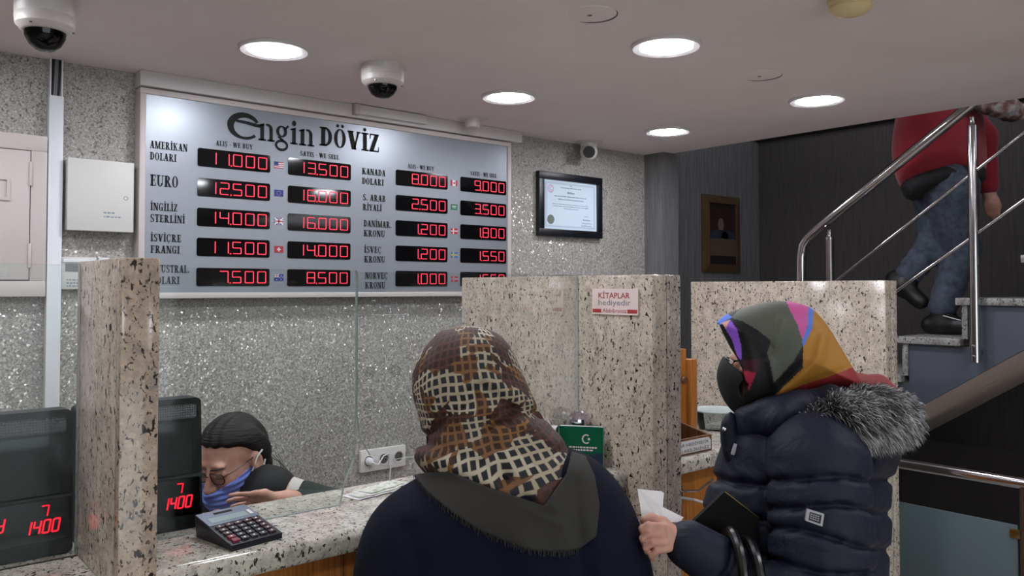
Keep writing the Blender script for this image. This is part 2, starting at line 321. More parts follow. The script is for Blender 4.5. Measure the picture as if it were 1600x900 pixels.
def glyph(ch):
    if ch == 'I': return stem(.1), .4
    if ch == 'İ': return stem(.1) + dotq(.2, 1.17, .1), .4
    if ch == 'L': return stem(.1) + R_(.1, 0, .62, S_) + [[(.5, 0), (.62, 0), (.62, .32), (.56, .32)]], .64
    if ch in 'EF':
        q = stem(.1) + R_(.1, 1 - S_, .6, 1) + [[(.5, 1), (.6, 1), (.6, .72), (.55, .72)]] + R_(.2, .48, .48, .55) + R_(.45, .38, .5, .66)
        if ch == 'E': q += R_(.1, 0, .62, S_) + [[(.5, 0), (.62, 0), (.62, .3), (.56, .3)]]
        return q, .66
    if ch == 'T': return stem(.24, True, False) + R_(.02, 1 - S_, .66, 1) + [[(.02, 1), (.12, 1), (.06, .7), (.02, .7)], [(.56, 1), (.66, 1), (.66, .7), (.62, .7)]], .68
    if ch == 'D': return stem(.1) + arcq(.3, .5, .42, .5, .22, .5 - S_, -90, 90), .76
    if ch in 'OÖQ': return arcq(.36, .5, .34, .52, .15, .45, 0, 360, 28) + (dotq(.22, 1.17, .09) + dotq(.5, 1.17, .09) if ch == 'Ö' else []), .74
    if ch in 'CÇG':
        q = arcq(.38, .5, .36, .52, .17, .45, 45, 315 if ch != 'G' else 300, 22) + R_(.58, .66, .66, 1)
        if ch == 'G': q += R_(.46, .0, .66, .42) + R_(.38, .4, .74, .4 + S_)
        else: q += [[(.58, .1), (.66, .2), (.66, .34), (.6, .34)]]
        return q + (cedilla(.38) if ch == 'Ç' else []), .76
    if ch in 'SŞ':
        q = arcq(.32, .74, .26, .28, .09, .2, 40, 270, 14) + arcq(.32, .26, .28, .28, .1, .2, -140, 90, 14) + [[(.2, .56), (.4, .36), (.5, .46), (.3, .66)]] + R_(.5, .72, .57, 1) + R_(.05, 0, .12, .3)
        return q + (cedilla(.32) if ch == 'Ş' else []), .64
    if ch == 'A': return lean(.58, 0, .38, 1, T_ + .04) + lean(.1, 0, .38, 1, N_) + R_(.2, .28, .56, .28 + S_) + R_(0, 0, .24, S_) + R_(.42, 0, .76, S_), .76
    if ch == 'V': return lean(.4, 0, .17, 1, T_ + .04) + lean(.4, 0, .66, 1, N_) + R_(.0, 1 - S_, .36, 1) + R_(.54, 1 - S_, .78, 1), .78
    if ch == 'W': return lean(.34, 0, .16, 1, T_) + lean(.34, 0, .52, 1, N_) + lean(.74, 0, .54, 1, T_) + lean(.74, 0, .96, 1, N_) + R_(0, 1 - S_, .7, 1) + R_(.86, 1 - S_, 1.06, 1), 1.06
    if ch == 'M': return lean(.14, 0, .14, 1, N_) + lean(.5, 0, .2, 1, T_) + lean(.5, 0, .82, 1, N_) + R_(.74, 0, .94, 1) + R_(0, 0, .28, S_) + R_(.64, 0, 1.02, S_) + R_(.0, 1 - S_, .3, 1) + R_(.74, 1 - S_, 1.02, 1), 1.04
    if ch == 'N': return lean(.14, 0, .14, 1, N_) + lean(.66, 0, .2, 1, T_ + .03) + lean(.68, 0, .68, 1, N_) + R_(0, 0, .28, S_) + R_(0, 1 - S_, .28, 1) + R_(.54, 1 - S_, .82, 1), .82
    if ch in 'HU':
        if ch == 'U': return R_(.1, .3, .3, 1) + ser(.1, 1 - S_) + arcq(.4, .32, .3, .34, .1, .25, 180, 360) + R_(.62, .3, .7, 1) + R_(.54, 1 - S_, .8, 1), .8
        return stem(.1) + stem(.6) + R_(.1, .46, .7, .54), .9
    if ch in 'PRB':
        q = stem(.1) + arcq(.34, .745, .3, .255, .1, .18, -90, 90) + R_(.2, 1 - S_, .36, 1) + R_(.2, .49, .36, .49 + S_)
        if ch == 'R': q += lean(.66, 0, .38, .52, T_) + R_(.56, 0, .84, S_)
        if ch == 'B': q += arcq(.36, .265, .32, .265, .11, .19, -90, 90) + R_(.2, 0, .4, S_)
        return q, (.82 if ch == 'R' else .72)
    if ch == 'K': return stem(.1) + lean(.28, .4, .66, 1, N_) + lean(.68, 0, .4, .58, T_) + R_(.54, 0, .86, S_) + R_(.52, 1 - S_, .8, 1), .86
    if ch == 'Y': return lean(.36, .42, .16, 1, T_) + lean(.4, .42, .64, 1, N_) + R_(.28, 0, .48, .5) + ser(.28, 0) + R_(0, 1 - S_, .34, 1) + R_(.52, 1 - S_, .78, 1), .78
    if ch == 'Z': return lean(.14, 0, .5, 1, T_ + .02) + R_(.05, 1 - S_, .6, 1) + R_(.03, 0, .62, S_) + [[(.05, 1), (.13, 1), (.09, .7), (.05, .7)], [(.54, 0), (.62, 0), (.62, .3), (.58, .3)]], .66
    if ch == '.': return dotq(.14, .1, .11), .3
    if ch == '-': return R_(.02, .38, .3, .5), .34
    return [], .34
def serif(mb, body, a, b, h, width, mapf, t=0., t1=None):
    x = 0; polys = []
    for ch in body:
        q, w = glyph(ch); polys += [[(x + p[0], p[1]) for p in pl] for pl in q]; x += w + .06
    sx = width / (x - .06)
    for pl in polys: mb.add([mapf(a + p[0] * sx, b + p[1] * h, t) for p in pl], [list(range(len(pl)))])

# ------------------------------------------------------------------ rooms shell
struct(box('floor', (-3, -3.2, -.1), (5.5, 3.7, 0), 'floor_tile'))
XE = 3.93                          # edge of the ceiling at the stairwell
struct(box('ceiling', (-3, -3.2, CEIL), (XE, 3.5, CEIL + .28), 'ceiling_paint'))
struct(box('wall_back', (-3, YB, 0), (3.84, YB + .15, CEIL), 'wall_chips'))
struct(box('wall_column', (3.84, 3.13, 0), (3.98, YB + .15, 3.3), 'grey_wallpaper'))
struct(box('wall_stairwell', (3.98, 3.42, 0), (5.5, 3.57, 3.3), 'grey_wallpaper'))
struct(box('wall_right', (5.3, -3.2, 0), (5.45, 3.42, 3.3), 'dark_wallpaper'))
struct(box('trim_1', (5.22, -1.0, 2.72), (5.3, 3.42, 3.3), 'dark_wallpaper'))
struct(box('ceiling_stairwell', (XE, -3.2, 3.3), (5.5, 3.57, 3.45), 'dark_wallpaper'))
struct(box('wall_left', (-3.15, -3.2, 0), (-3, 3.5, CEIL), 'wall_chips'))
wf = MB().box((-3, -3.35, 0), (-2.2, -3.2, CEIL)).box((2.2, -3.35, 0), (5.5, -3.2, CEIL)).box((-2.2, -3.35, 2.25), (2.2, -3.2, CEIL)).box((-2.2, -3.35, 0), (2.2, -3.2, .45)).build('wall_front', 'white_paint'); struct(wf)
struct(box('window_1', (-2.2, -3.29, .45), (2.2, -3.28, 2.25), 'glass'))
# white pelmet along the ceiling above the board, with the loose duct lid
pel = MB().box((.885, YB - .075, CEIL - .058), (2.78, YB, CEIL), .004).build('trim_2', 'white_paint', None, True); struct(pel)

# ------------------------------------------------------------------ ceiling fittings
def downlight(x, y, label):
    o = thing('ceiling_downlight', label, 'downlight', (x, y, CEIL - .012), 0, 'round recessed ceiling downlights')
    MB().lathe((x, y, CEIL - .012), [(.094, .004), (.112, 0), (.118, .006), (.118, .014), (.094, .014)], 40).build('trim_ring', 'white_paint', o, True)
    MB().lathe((x, y, CEIL - .012), [(.002, .002), (.080, .002), (.094, .005), (.094, .012)], 40).build('diffuser', 'lamp_disc', o, True)
for x, y, l in ((1.157, 2.63, 'lit round downlight shining onto the left end of the rate board'), (2.213, 2.64, 'lit round downlight near the small ceiling detector beside the board'),
                (3.335, 2.69, 'lit round downlight near the little eyeball camera'), (2.151, 1.74, 'lit round downlight between the two covered ceiling holes'),
                (3.274, 1.82, 'lit round downlight nearest the stairwell edge of the ceiling')): downlight(x, y, l)
for x, y, l in ((1.1, 1.74, 'added unseen round downlight over the calculator on the counter'), (.1, 2.64, 'added unseen round downlight over the electrical panel'), (.05, 1.74, 'added unseen round downlight over the left customer display'), (.05, .0, 'added unseen round downlight over the middle of the customer area'),
             (2.15, .1, 'added unseen round downlight behind the person in the padded jacket'), (3.2, .2, 'added unseen round downlight by the stair balustrade'), (.05, -1.5, 'added unseen round downlight towards the middle of the shop window'), (2.1, -1.5, 'added unseen round downlight towards the end of the shop window')): downlight(x, y, l)  # out-of-view downlights added for their light, repeating the visible ones
def dome_camera(x, y, r, label, az, vs=1.):
    o = thing('dome_camera', label, 'security camera', (x, y, CEIL - r * 1.35), 0, 'ceiling dome cameras')
    z = CEIL
    MB().lathe((x, y, z), [(r, 0), (r, -r * vs * .42), (r * .985, -r * vs * .44), (r * .985, -r * vs * .47), (r, -r * vs * .49), (r * .97, -r * vs * .72), (r * .80, -r * vs * .86), (r * .70, -r * vs * .88)], 40).build('housing', 'camera_white', o, True)
    MB().lathe((x, y, z), [(r * .69, -r * vs * .86), (r * .66, -r * vs * 1.02), (r * .52, -r * vs * 1.22), (r * .3, -r * vs * 1.35), (r * .01, -r * vs * 1.38)], 32).build('dome', 'smoked_dome', o, True)
    ld = Vector((-math.sin(az), -math.cos(az), -.6)).normalized(); c = Vector((x, y, z - r * vs * .95))
    MB().tube([c, c + ld * r * .34], r * .22, 16).build('lens', 'black_plastic', o, True)
    MB().lathe((x, y, z - r * vs * .86), [(r * .62, 0), (r * .6, -r * vs * .12), (r * .35, -r * vs * .2)], 24).build('lens_mount', 'dark_plastic', o, True)
    for k in range(3):
        a = az + 2.1 * k + .5; p = Vector((x - math.sin(a) * r * .9, y - math.cos(a) * r * .9, z - r * vs * .79))
        MB().lathe(p, [(.004, 0), (.004, -.003)], 10).build('screw', 'chrome_dark', o)
    return o
d1 = dome_camera(.462, 2.600, .078, 'large white dome camera above the electrical panel', .2, 1.38)
dome_camera(1.555, 2.58, .079, 'white dome camera hanging over the DÖVİZ lettering', .4, 1.1)
o = thing('eyeball_camera', 'small white eyeball camera with black lens above the certificate', 'security camera', (3.25, 3.18, CEIL - .1))
MB().lathe((3.25, 3.18, CEIL), [(.075, 0), (.075, -.006), (.05, -.012), (.045, -.03)], 32).build('base', 'camera_white', o, True)
c = Vector((3.25, 3.18, CEIL - .055)); dv = (Vector((.6, .3, 1.5)) - c).normalized()
bl = bmesh.new(); bmesh.ops.create_uvsphere(bl, u_segments=24, v_segments=16, radius=.05, matrix=Matrix.Translation(c)); MB().bm(bl).build('eyeball', 'camera_white', o, True, 180)
MB().tube([c + dv * .03, c + dv * .054], .033, 20).build('lens', 'black_plastic', o, True)
o = thing('heat_detector', 'small white ceiling detector on a round plate above the board', 'detector', (2.372, 3.10, CEIL - .05))
MB().lathe((2.372, 3.10, CEIL), [(.075, 0), (.075, -.004), (.04, -.006)], 32).build('plate', 'white_paint', o, True)
MB().lathe((2.372, 3.10, CEIL), [(.04, -.004), (.04, -.03), (.032, -.045), (.01, -.05)], 24).build('sensor', 'camera_white', o, True)
for x, y, l in ((1.737, 1.684, 'painted-over ceiling hole cover with a rusty mark near the window side'), (2.743, 1.753, 'painted-over ceiling hole cover with a dark crescent gap between two downlights')):
    o = thing('ceiling_cover', l, 'cover plate', (x, y, CEIL - .006), 0, 'blank ceiling covers')
    MB().lathe((x, y, CEIL), [(.072, 0), (.0715, -.0012), (.068, -.0018), (.01, -.0018)], 40).build('plate', 'ceiling_paint', o, True)
    pts = [(x + .076 * math.cos(a), y + .076 * math.sin(a), CEIL - .001) for a in np.linspace(-1.2, 1.3, 16)]
    MB().tube(pts, [.0005 + .002 * math.sin(math.pi * k / 15) for k in range(16)], 6).build('gap', 'socket_hole', o)
    MB().lathe((x + .0, y + .01, CEIL - .0018), [(.008, 0), (.006, -.001)], 10).build('mark', 'wood_dark', o)
o = thing('ceiling_sensor', 'cream yellowed round dome fitting on the ceiling near the window side', 'sensor', (2.2, 1.12, CEIL - .05))
MB().lathe((2.2, 1.12, CEIL), [(.062, 0), (.062, -.012), (.056, -.02), (.058, -.03), (.045, -.043), (.02, -.05), (.002, -.051)], 36).build('dome', 'cream', o, True)

# ------------------------------------------------------------------ exchange rate board
BX0, BX1, BZ0, BZ1 = .888, 2.712, 1.590, 2.386
board = thing('exchange_rate_board', 'large silver exchange rate board with red number displays on the back wall', 'sign board', ((BX0 + BX1) / 2, YF, BZ0))
box('panel', (BX0 + .02, YF, BZ0 + .02), (BX1 - .02, YB, BZ1 - .02), 'board_silver', board)
for lo, hi in (((BX0, BZ0), (BX1, BZ0 + .022)), ((BX0, BZ1 - .022), (BX1, BZ1)), ((BX0, BZ0 + .022), (BX0 + .022, BZ1 - .022)), ((BX1 - .022, BZ0 + .022), (BX1, BZ1 - .022))):
    box('frame_rail', (lo[0], YF - .006, lo[1]), (hi[0], YB, hi[1]), 'pale_metal', board, .002)
SEG = {'0': 'abcdef', '1': 'bc', '2': 'abged', '3': 'abgcd', '4': 'fgbc', '5': 'afgcd', '6': 'afgecd', '7': 'abcf', '8': 'abcdefg', '9': 'abcdfg', 'r': 'eg', 'y': 'fgbcd', ' ': ''}
SEG['7'] = 'abc'
def seven(text, a, b, w, h, mapf, parent, slant=0., dots=True, slots=None, y0=-.004, bw=.085, bm_='led_bar', dm='led_dot'):
    """seven-segment figures filling width w from the right, height h; '.' lights the point of the figure before it"""
    chars = []
    for ch in text:
        if ch == '.': chars[-1][1] = True
        else: chars.append([ch, False])
    n = slots or len(chars); chars = [[' ', False]] * (n - len(chars)) + chars
    cw = w / n; dw = cw * .66
    sl = lambda zz: slant * (zz - b)
    for i, (ch, dp) in enumerate(chars):
        if ch == ' ': continue
        bars = MB(); x0 = a + i * cw + cw * .14; x1 = x0 + dw; t_ = bw * h
        L = {'a': ((x0, b + h), (x1, b + h)), 'g': ((x0, b + h / 2), (x1, b + h / 2)), 'd': ((x0, b), (x1, b)), 'b': ((x1, b + h / 2), (x1, b + h)), 'c': ((x1, b), (x1, b + h / 2)), 'f': ((x0, b + h / 2), (x0, b + h)), 'e': ((x0, b), (x0, b + h / 2))}
        for sg in SEG[ch]:
            (ax, az), (bx, bz) = L[sg]; hor = az == bz; g = .10 * h
            if hor: q = [(ax + g * .3, az - t_ / 2), (bx - g * .3, az - t_ / 2), (bx - g * .3, az + t_ / 2), (ax + g * .3, az + t_ / 2)]
            else: q = [(ax - t_ / 2, az), (ax + t_ / 2, az), (ax + t_ / 2, bz), (ax - t_ / 2, bz)]
            bars.cur = 0; bars.prism([(p[0] + sl(p[1]), p[1]) for p in q], mapf, y0, y0 + .002)
            if dots:
                k = 4 if hor else 5; bars.cur = 1
                for j in range(k):
                    f = (j + .5) / k; cx, cz = ax + (bx - ax) * f, az + (bz - az) * f; r = t_ * .42
                    bars.add([mapf(cx + sl(cz) + r * math.cos(q * math.pi / 3), cz + r * math.sin(q * math.pi / 3), y0 - .0008) for q in range(6)], [list(range(6))])
        if dp:
            bars.cur = 0; cx, cz = x1 + cw * .17, b - t_ * .2; r = t_ * .95
            bars.prism([(cx + r * math.cos(q * math.pi / 4), cz + r * math.sin(q * math.pi / 4)) for q in range(8)], mapf, y0, y0 + .002)
        bars.build('lit_digit', [bm_, dm], parent)
cols = {'lb': (1.104, 1.402), 'ls': (1.481, 1.778), 'rb': (2.013, 2.308), 'rs': (2.386, 2.680)}
vals = {'lb': ['11.000', '12.500', '14.000', '11.500', '7.500'], 'ls': ['13.500', '16.000', '16.000', '14.000', '8.500'],
        'rb': ['8.000', '2.500', '1.200', '1.200', '1.000'], 'rs': ['9.000', '3.500', '1.800', '1.550', '1.550']}
mp = mapXZ(YF)
def rrect(x0, z0, x1, z1, r, n=4):
    out = []
    for cx, cz, a in ((x1 - r, z1 - r, 0), (x0 + r, z1 - r, 90), (x0 + r, z0 + r, 180), (x1 - r, z0 + r, 270)):
        for k in range(n + 1): q = math.radians(a + 90 * k / n); out.append((cx + r * math.cos(q), cz + r * math.sin(q)))
    return out
for c_, (x0, x1) in cols.items():
    for r in range(5):
        zt = 2.181 - .1178 * r; zb = zt - .072
        dsp = MB().prism(rrect(x0, zb, x1, zt, .008), mp, -.003, .003).build('display', 'window_black', board)
        seven(vals[c_][r], x0 + .03, zb + .013, x1 - x0 - .036, .046, mp, dsp, 0, True, 5)
lab = [(('AMERİKAN', .926, .114), ('DOLARI', .926, .080)), (('EURO', .928, .10),), (('İNGİLİZ', .930, .082), ('STERLİNİ', .930, .105)), (('İSVİÇRE', .932, .092), ('FRANGI', .932, .088)), (('AVUSTRAL.', .936, .116), ('DOLARI', .936, .085))]
lab2 = [(('KANADA', 1.835, .122), ('DOLARI', 1.835, .113)), (('S. ARAB', 1.84, .118), ('RİYALİ', 1.84, .098)), (('DANİMAR.', 1.845, .146), ('KRONU', 1.845, .110)), (('İSVEÇ', 1.848, .090), ('KRONU', 1.848, .108)), (('NORVEÇ', 1.853, .118), ('KRONU', 1.853, .105))]
for L, pit, top in ((lab, .1178, 2.205), (lab2, .1178, 2.188)):
    for r, lines in enumerate(L):
        z = top - r * pit
        if len(lines) == 1:
            mb = MB(); serif(mb, lines[0][0], lines[0][1], z - .070, .043, .104, mp, -.0015); mb.build('lettering', 'ink', board)
            continue
        for k, (s, x, w) in enumerate(lines):
            w = w * (1.22 if L is lab else 1.0)
            mb = MB(); serif(mb, s, x, z - .045 - .044 * k, .029, w, mp, -.0015); mb.build('lettering', 'ink', board)
for s, x, z, w in (('ALIŞ - WE BUY', 1.175, 2.198, .152), ('SATIŞ - WE SELL', 1.535, 2.196, .185), ('ALIŞ - WE BUY', 2.078, 2.194, .150), ('SATIŞ - WE SELL', 2.448, 2.194, .170)):
    mb = MB(); serif(mb, s, x, z, .020, w, mp, -.0015); mb.build('lettering', 'ink', board)
# firm name
mb = MB(); zb = 2.243
serif(mb, 'DÖVİZ', 1.625, 2.250, .082, .300, mp, -.002); mb.build('name_lettering', 'ink', board)
mb = MB()
def pq(polys, ox, oz, sx, sz):
    for pl in polys: mb.add([mp(ox + p[0] * sx, oz + p[1] * sz, -.002) for p in pl], [list(range(len(pl)))])
# round e with a slanted bar, then slab-serif n g i n
def stroke(pts, ws):
    A_, B_ = [], []
    for k, (x_, y_) in enumerate(pts):
        (ax, ay), (bx, by) = pts[max(k - 1, 0)], pts[min(k + 1, len(pts) - 1)]; l_ = math.hypot(bx - ax, by - ay); nx, ny = -(by - ay) / l_, (bx - ax) / l_
        A_.append((x_ + nx * ws[k] / 2, y_ + ny * ws[k] / 2)); B_.append((x_ - nx * ws[k] / 2, y_ - ny * ws[k] / 2))
    return [[A_[k], A_[k + 1], B_[k + 1], B_[k]] for k in range(len(pts) - 1)]
ea = [math.radians(a_) for a_ in np.linspace(28, 318, 34)]
pq(stroke([(.46 + .42 * math.cos(a_), .50 + .42 * math.sin(a_)) for a_ in ea], [.10 + .11 * math.sin(math.pi * min(1, k / 26)) for k in range(34)]), 1.228, 2.232, .140, .112)
pq(stroke([(.20, .68), (.50, .66), (.80, .60), (.95, .58)], [.09, .11, .13, .10]), 1.228, 2.232, .140, .112)
n_ = R_(.1, 0, .3, .66) + R_(0, 0, .4, .07) + [[(.0, .62), (.3, .70), (.3, .6), (.0, .56)]] + arcq(.5, .45, .26, .25, .08, .16, 0, 120, 8) + R_(.58, 0, .76, .48) + R_(.48, 0, .86, .07)
g_ = arcq(.32, .46, .30, .24, .13, .17, 0, 360, 20) + arcq(.32, -.10, .36, .24, .24, .13, 0, 360, 22) + [[(.08, .22), (.2, .26), (.46, .12), (.4, .06)], [(.48, .62), (.56, .56), (.72, .68), (.66, .76)]]
i_ = R_(.1, 0, .3, .66) + R_(0, 0, .4, .07) + [[(.0, .62), (.3, .70), (.3, .6), (.0, .56)]] + dotq(.2, .86, .12)
x = 1.350
for gph, w in ((n_, .88), (g_, .76), (i_, .44), (n_, .86)):
    pq(gph, x, 2.240, .082, .104); x += w * .082 + .003
mb.build('name_lettering', 'ink', board)
def flag(x, z, kind):
    w, h = .040, .028; mats = ['flag_white', 'flag_red', 'flag_blue', 'flag_yellow', 'flag_green', 'flag_sky']; b_ = MB()
    def rc(i, a0, b0, a1, b1, lay=0): b_.cur = i; b_.prism([(x + a0 * w, z + b0 * h), (x + a1 * w, z + b0 * h), (x + a1 * w, z + b1 * h), (x + a0 * w, z + b1 * h)], mp, -.0012 - .0004 * lay, 0)
    base = {'us': 1, 'eu': 2, 'uk': 2, 'ch': 1, 'au': 2, 'ca': 0, 'sa': 4, 'dk': 1, 'se': 5, 'no': 1}[kind]; rc(base, 0, 0, 1, 1)
    if kind == 'us':
        for k in range(3): rc(0, 0, .14 + .28 * k, 1, .28 + .28 * k, 1)
        rc(2, 0, .45, .45, 1, 2)
    if kind == 'eu':
        for k in range(8):
            a = k * math.pi / 4; rc(3, .5 + .2 * math.cos(a) - .025, .5 + .3 * math.sin(a) - .04, .5 + .2 * math.cos(a) + .025, .5 + .3 * math.sin(a) + .04, 1)
    if kind in ('uk', 'au'):
        e = 1. if kind == 'uk' else .5; o_ = 0 if kind == 'uk' else .5
        b_.cur = 0
        for q in ([(0, 0), (.12, 0), (1, .85), (1, 1), (.88, 1), (0, .15)], [(1, 0), (1, .15), (.12, 1), (0, 1), (0, .85), (.88, 0)]):
            b_.prism([(x + p[0] * w * e, z + (o_ + p[1] * e) * h) for p in q], mp, -.0016, 0)
        rc(0, .38 * e, o_, .62 * e, o_ + e, 2); rc(0, 0, o_ + .34 * e, e, o_ + .66 * e, 2); rc(1, .44 * e, o_, .56 * e, o_ + e, 3); rc(1, 0, o_ + .42 * e, e, o_ + .58 * e, 3)
        if kind == 'au':
            for p, q in ((.25, .2), (.75, .75), (.75, .2), (.62, .5), (.88, .55)): rc(0, p - .04, q - .06, p + .04, q + .06, 1)
    if kind == 'ch': rc(0, .43, .2, .57, .8, 1); rc(0, .3, .4, .7, .6, 1)
    if kind == 'ca': rc(1, 0, 0, .26, 1, 1); rc(1, .74, 0, 1, 1, 1); rc(1, .42, .3, .58, .75, 1); rc(1, .36, .42, .64, .58, 2)
    if kind == 'sa': rc(0, .2, .55, .8, .7, 1); rc(0, .25, .32, .75, .38, 1)
    if kind in ('dk', 'se', 'no'):
        cr = 3 if kind == 'se' else 0; rc(cr, .3, 0, .44, 1, 1); rc(cr, 0, .42, 1, .6, 1)
        if kind == 'no': rc(2, .34, 0, .40, 1, 2); rc(2, 0, .47, 1, .55, 2)
    b_.build('flag', mats, board)
for c0, fl in ((1.420, ('us', 'eu', 'uk', 'ch', 'au')), (2.327, ('ca', 'sa', 'dk', 'se', 'no'))):
    for r, k in enumerate(fl): flag(c0 + .001 * r, 2.181 - .1178 * r - .050, k)
o = thing('cable_duct', 'loose white cable duct lid on the pelmet over the board', 'cable duct', (2.0, YB - .08, CEIL - .04))
MB().box((1.78, YB - .105, CEIL - .045), (2.16, YB - .075, CEIL - .004), .003).build('lid', 'white_paint', o, True)
MB().box((1.775, YB - .108, CEIL - .05), (1.80, YB - .075, CEIL - .002), .003).build('end_cap', 'pale_metal', o, True)

# ------------------------------------------------------------------ certificate and painting
ce = thing('framed_certificate', 'certificate in a black frame on the speckled back wall', 'certificate', (3.18, YB - .03, 1.915))
x0, x1, z0, z1 = 2.940, 3.437, 1.915, 2.268; fw = .040
for lo, hi in (((x0, z0), (x1, z0 + fw)), ((x0, z1 - fw), (x1, z1)), ((x0, z0 + fw), (x0 + fw, z1 - fw)), ((x1 - fw, z0 + fw), (x1, z1 - fw))):
    box('frame_rail', (lo[0], YB - .03, lo[1]), (hi[0], YB, hi[1]), 'frame_black', ce, .003)
sheet = box('sheet', (x0 + fw, YB - .018, z0 + fw), (x1 - fw, YB - .008, z1 - fw), 'label_white', ce)
MATS['cert_paper'] = mat('cert_paper', '#c9d9e6', .6); sheet.data.materials[0] = MATS['cert_paper']
mc = mapXZ(YB - .0185); mb = MB()
for lo, hi in (((x0 + fw + .012, z0 + fw + .012), (x1 - fw - .012, z0 + fw + .022)), ((x0 + fw + .012, z1 - fw - .022), (x1 - fw - .012, z1 - fw - .012)), ((x0 + fw + .012, z0 + fw + .022), (x0 + fw + .024, z1 - fw - .022)), ((x1 - fw - .024, z0 + fw + .022), (x1 - fw - .012, z1 - fw - .022))):
    mb.prism([(lo[0], lo[1]), (hi[0], lo[1]), (hi[0], hi[1]), (lo[0], hi[1])], mc, -.0002, .0004)
mb.build('border', 'cert_border', sheet)
xc = (x0 + x1) / 2
mb = MB()
rr = random.Random(3)
def scribble(cx, z, w, h):       # lines of print too small to read in the photograph
    x = cx - w / 2
    while x < cx + w / 2:
        l = rr.uniform(.004, .012); hh = h * rr.uniform(.7, 1.1); mb.prism([(x, z), (x + l, z), (x + l, z + hh), (x, z + hh)], mc, -.0003, .0003); x += l + .0035
for cx, z, w, h in ((xc, 2.200, .012, .005), (xc, 2.186, .15, .0055), (xc, 2.157, .05, .010), (xc, 2.137, .25, .006), (xc, 2.120, .19, .006), (xc, 2.094, .275, .004), (xc, 2.082, .275, .004), (xc, 2.070, .10, .004),
                    (xc + .125, 2.035, .03, .003), (xc + .125, 2.013, .055, .007), (xc + .125, 1.996, .08, .004), (xc + .12, 1.989, .016, .003), (xc + .125, 1.981, .08, .004)): scribble(cx, z, w, h)
mb.build('print', 'cert_text', sheet)
MB().prism([(x0 + .095 + .026 * math.cos(a), 2.008 + .026 * math.sin(a)) for a in np.linspace(0, 6.28, 25)[:-1]], mc, -.001, .001).build('seal', 'seal', sheet)
mb = MB(); 
for pl in arcq(x0 + .095, 2.178, .022, .022, .018, .018, 0, 360, 24) + arcq(x0 + .097, 2.178, .012, .012, .008, .009, 40, 320, 14): mb.add([mc(p[0], p[1], -.0004) for p in pl], [[0, 1, 2, 3]])
mb.build('emblem', 'cert_red', sheet)
YW2 = 3.42
a = onY(1095, 303, YW2); b = onY(1153, 426, YW2); px0, px1, pz0, pz1 = a.x, b.x, b.z, a.z
pa = thing('framed_painting', 'dark old painting in a gilt wooden frame beside the stairs', 'painting', ((px0 + px1) / 2, YW2 - .03, pz0))
fw = .055
for q in ([(px0, pz0), (px1, pz0), (px1 - fw, pz0 + fw), (px0 + fw, pz0 + fw)], [(px1, pz0), (px1, pz1), (px1 - fw, pz1 - fw), (px1 - fw, pz0 + fw)], [(px1, pz1), (px0, pz1), (px0 + fw, pz1 - fw), (px1 - fw, pz1 - fw)], [(px0, pz1), (px0, pz0), (px0 + fw, pz0 + fw), (px0 + fw, pz1 - fw)]):
    vs = [(p[0], YW2 - .02 if k < 2 else YW2 - .035, p[1]) for k, p in enumerate(q)] + [(p[0], YW2, p[1]) for p in q]
    MB().add(vs, [[0, 1, 2, 3], [4, 5, 6, 7], [0, 1, 5, 4], [1, 2, 6, 5], [2, 3, 7, 6], [3, 0, 4, 7]]).build('frame_rail', 'frame_gold', pa)
cv = box('canvas', (px0 + fw - .003, YW2 - .02, pz0 + fw - .003), (px1 - fw + .003, YW2 - .01, pz1 - fw + .003), 'wood_dark', pa)
MATS['paint_brown'] = mat('paint_brown', '#2b1d1a', .5); mat('paint_tan', '#55463c', .6); mat('paint_blue', '#232d3a', .6); mat('paint_flesh', '#6a5a52', .6); mat('paint_dark', '#1a1313', .6)
cv.data.materials[0] = MATS['paint_brown']
pw, ph = px1 - px0 - 2 * fw, pz1 - pz0 - 2 * fw; mpp = lambda a, b, t: (px0 + fw + a * pw, YW2 - .0205 + t, pz0 + fw + b * ph)
for q, mm in (([(0, .14), (1, .14), (1, .42), (0, .42)], 'paint_tan'), ([(.38 + .36 * math.cos(t_), .47 + .10 * math.sin(t_)) for t_ in np.linspace(0, 6.28, 17)[:-1]], 'paint_blue'), ([(.72 + .26 * math.cos(t_), .46 + .10 * math.sin(t_)) for t_ in np.linspace(0, 6.28, 17)[:-1]], 'paint_blue'),
              ([(.45 + .10 * math.cos(t_), .65 + .11 * math.sin(t_)) for t_ in np.linspace(0, 6.28, 17)[:-1]], 'paint_flesh'), ([(.52 + .07 * math.cos(t_), .40 + .03 * math.sin(t_)) for t_ in np.linspace(0, 6.28, 13)[:-1]], 'paint_flesh'), ([(0, 0), (1, 0), (1, .14), (0, .14)], 'paint_dark')):
    MB().prism(q, mpp, -.0004 * (1 + len(q) % 5), .0003).build('painted_shape', mm, cv)

# ------------------------------------------------------------------ wall boxes on the left
def at(px, py, y=YB): return onY(px, py, y)
e = thing('electrical_panel', 'beige metal electrical panel with a hinged door on the wall', 'electrical panel', (.42, YB - .05, 1.597))
ex1, ez0, ez1 = .588, 1.600, 2.165; ex0 = ex1 - .48; yf = YB - .045
for lo, hi in (((ex0, ez0), (ex1, ez0 + .055)), ((ex0, ez1 - .055), (ex1, ez1)), ((ex0, ez0 + .055), (ex0 + .05, ez1 - .055)), ((ex1 - .05, ez0 + .055), (ex1, ez1 - .055))):
    box('frame_rail', (lo[0], yf, lo[1]), (hi[0], YB, hi[1]), 'pale_metal', e, .002)
box('back_plate', (ex0 + .04, YB - .03, ez0 + .04), (ex1 - .04, YB - .001, ez1 - .04), 'socket_hole', e)
dr = box('door', (ex0 + .053, yf - .004, ez0 + .058), (ex1 - .053, yf + .02, ez1 - .058), 'pale_metal', e, .002)
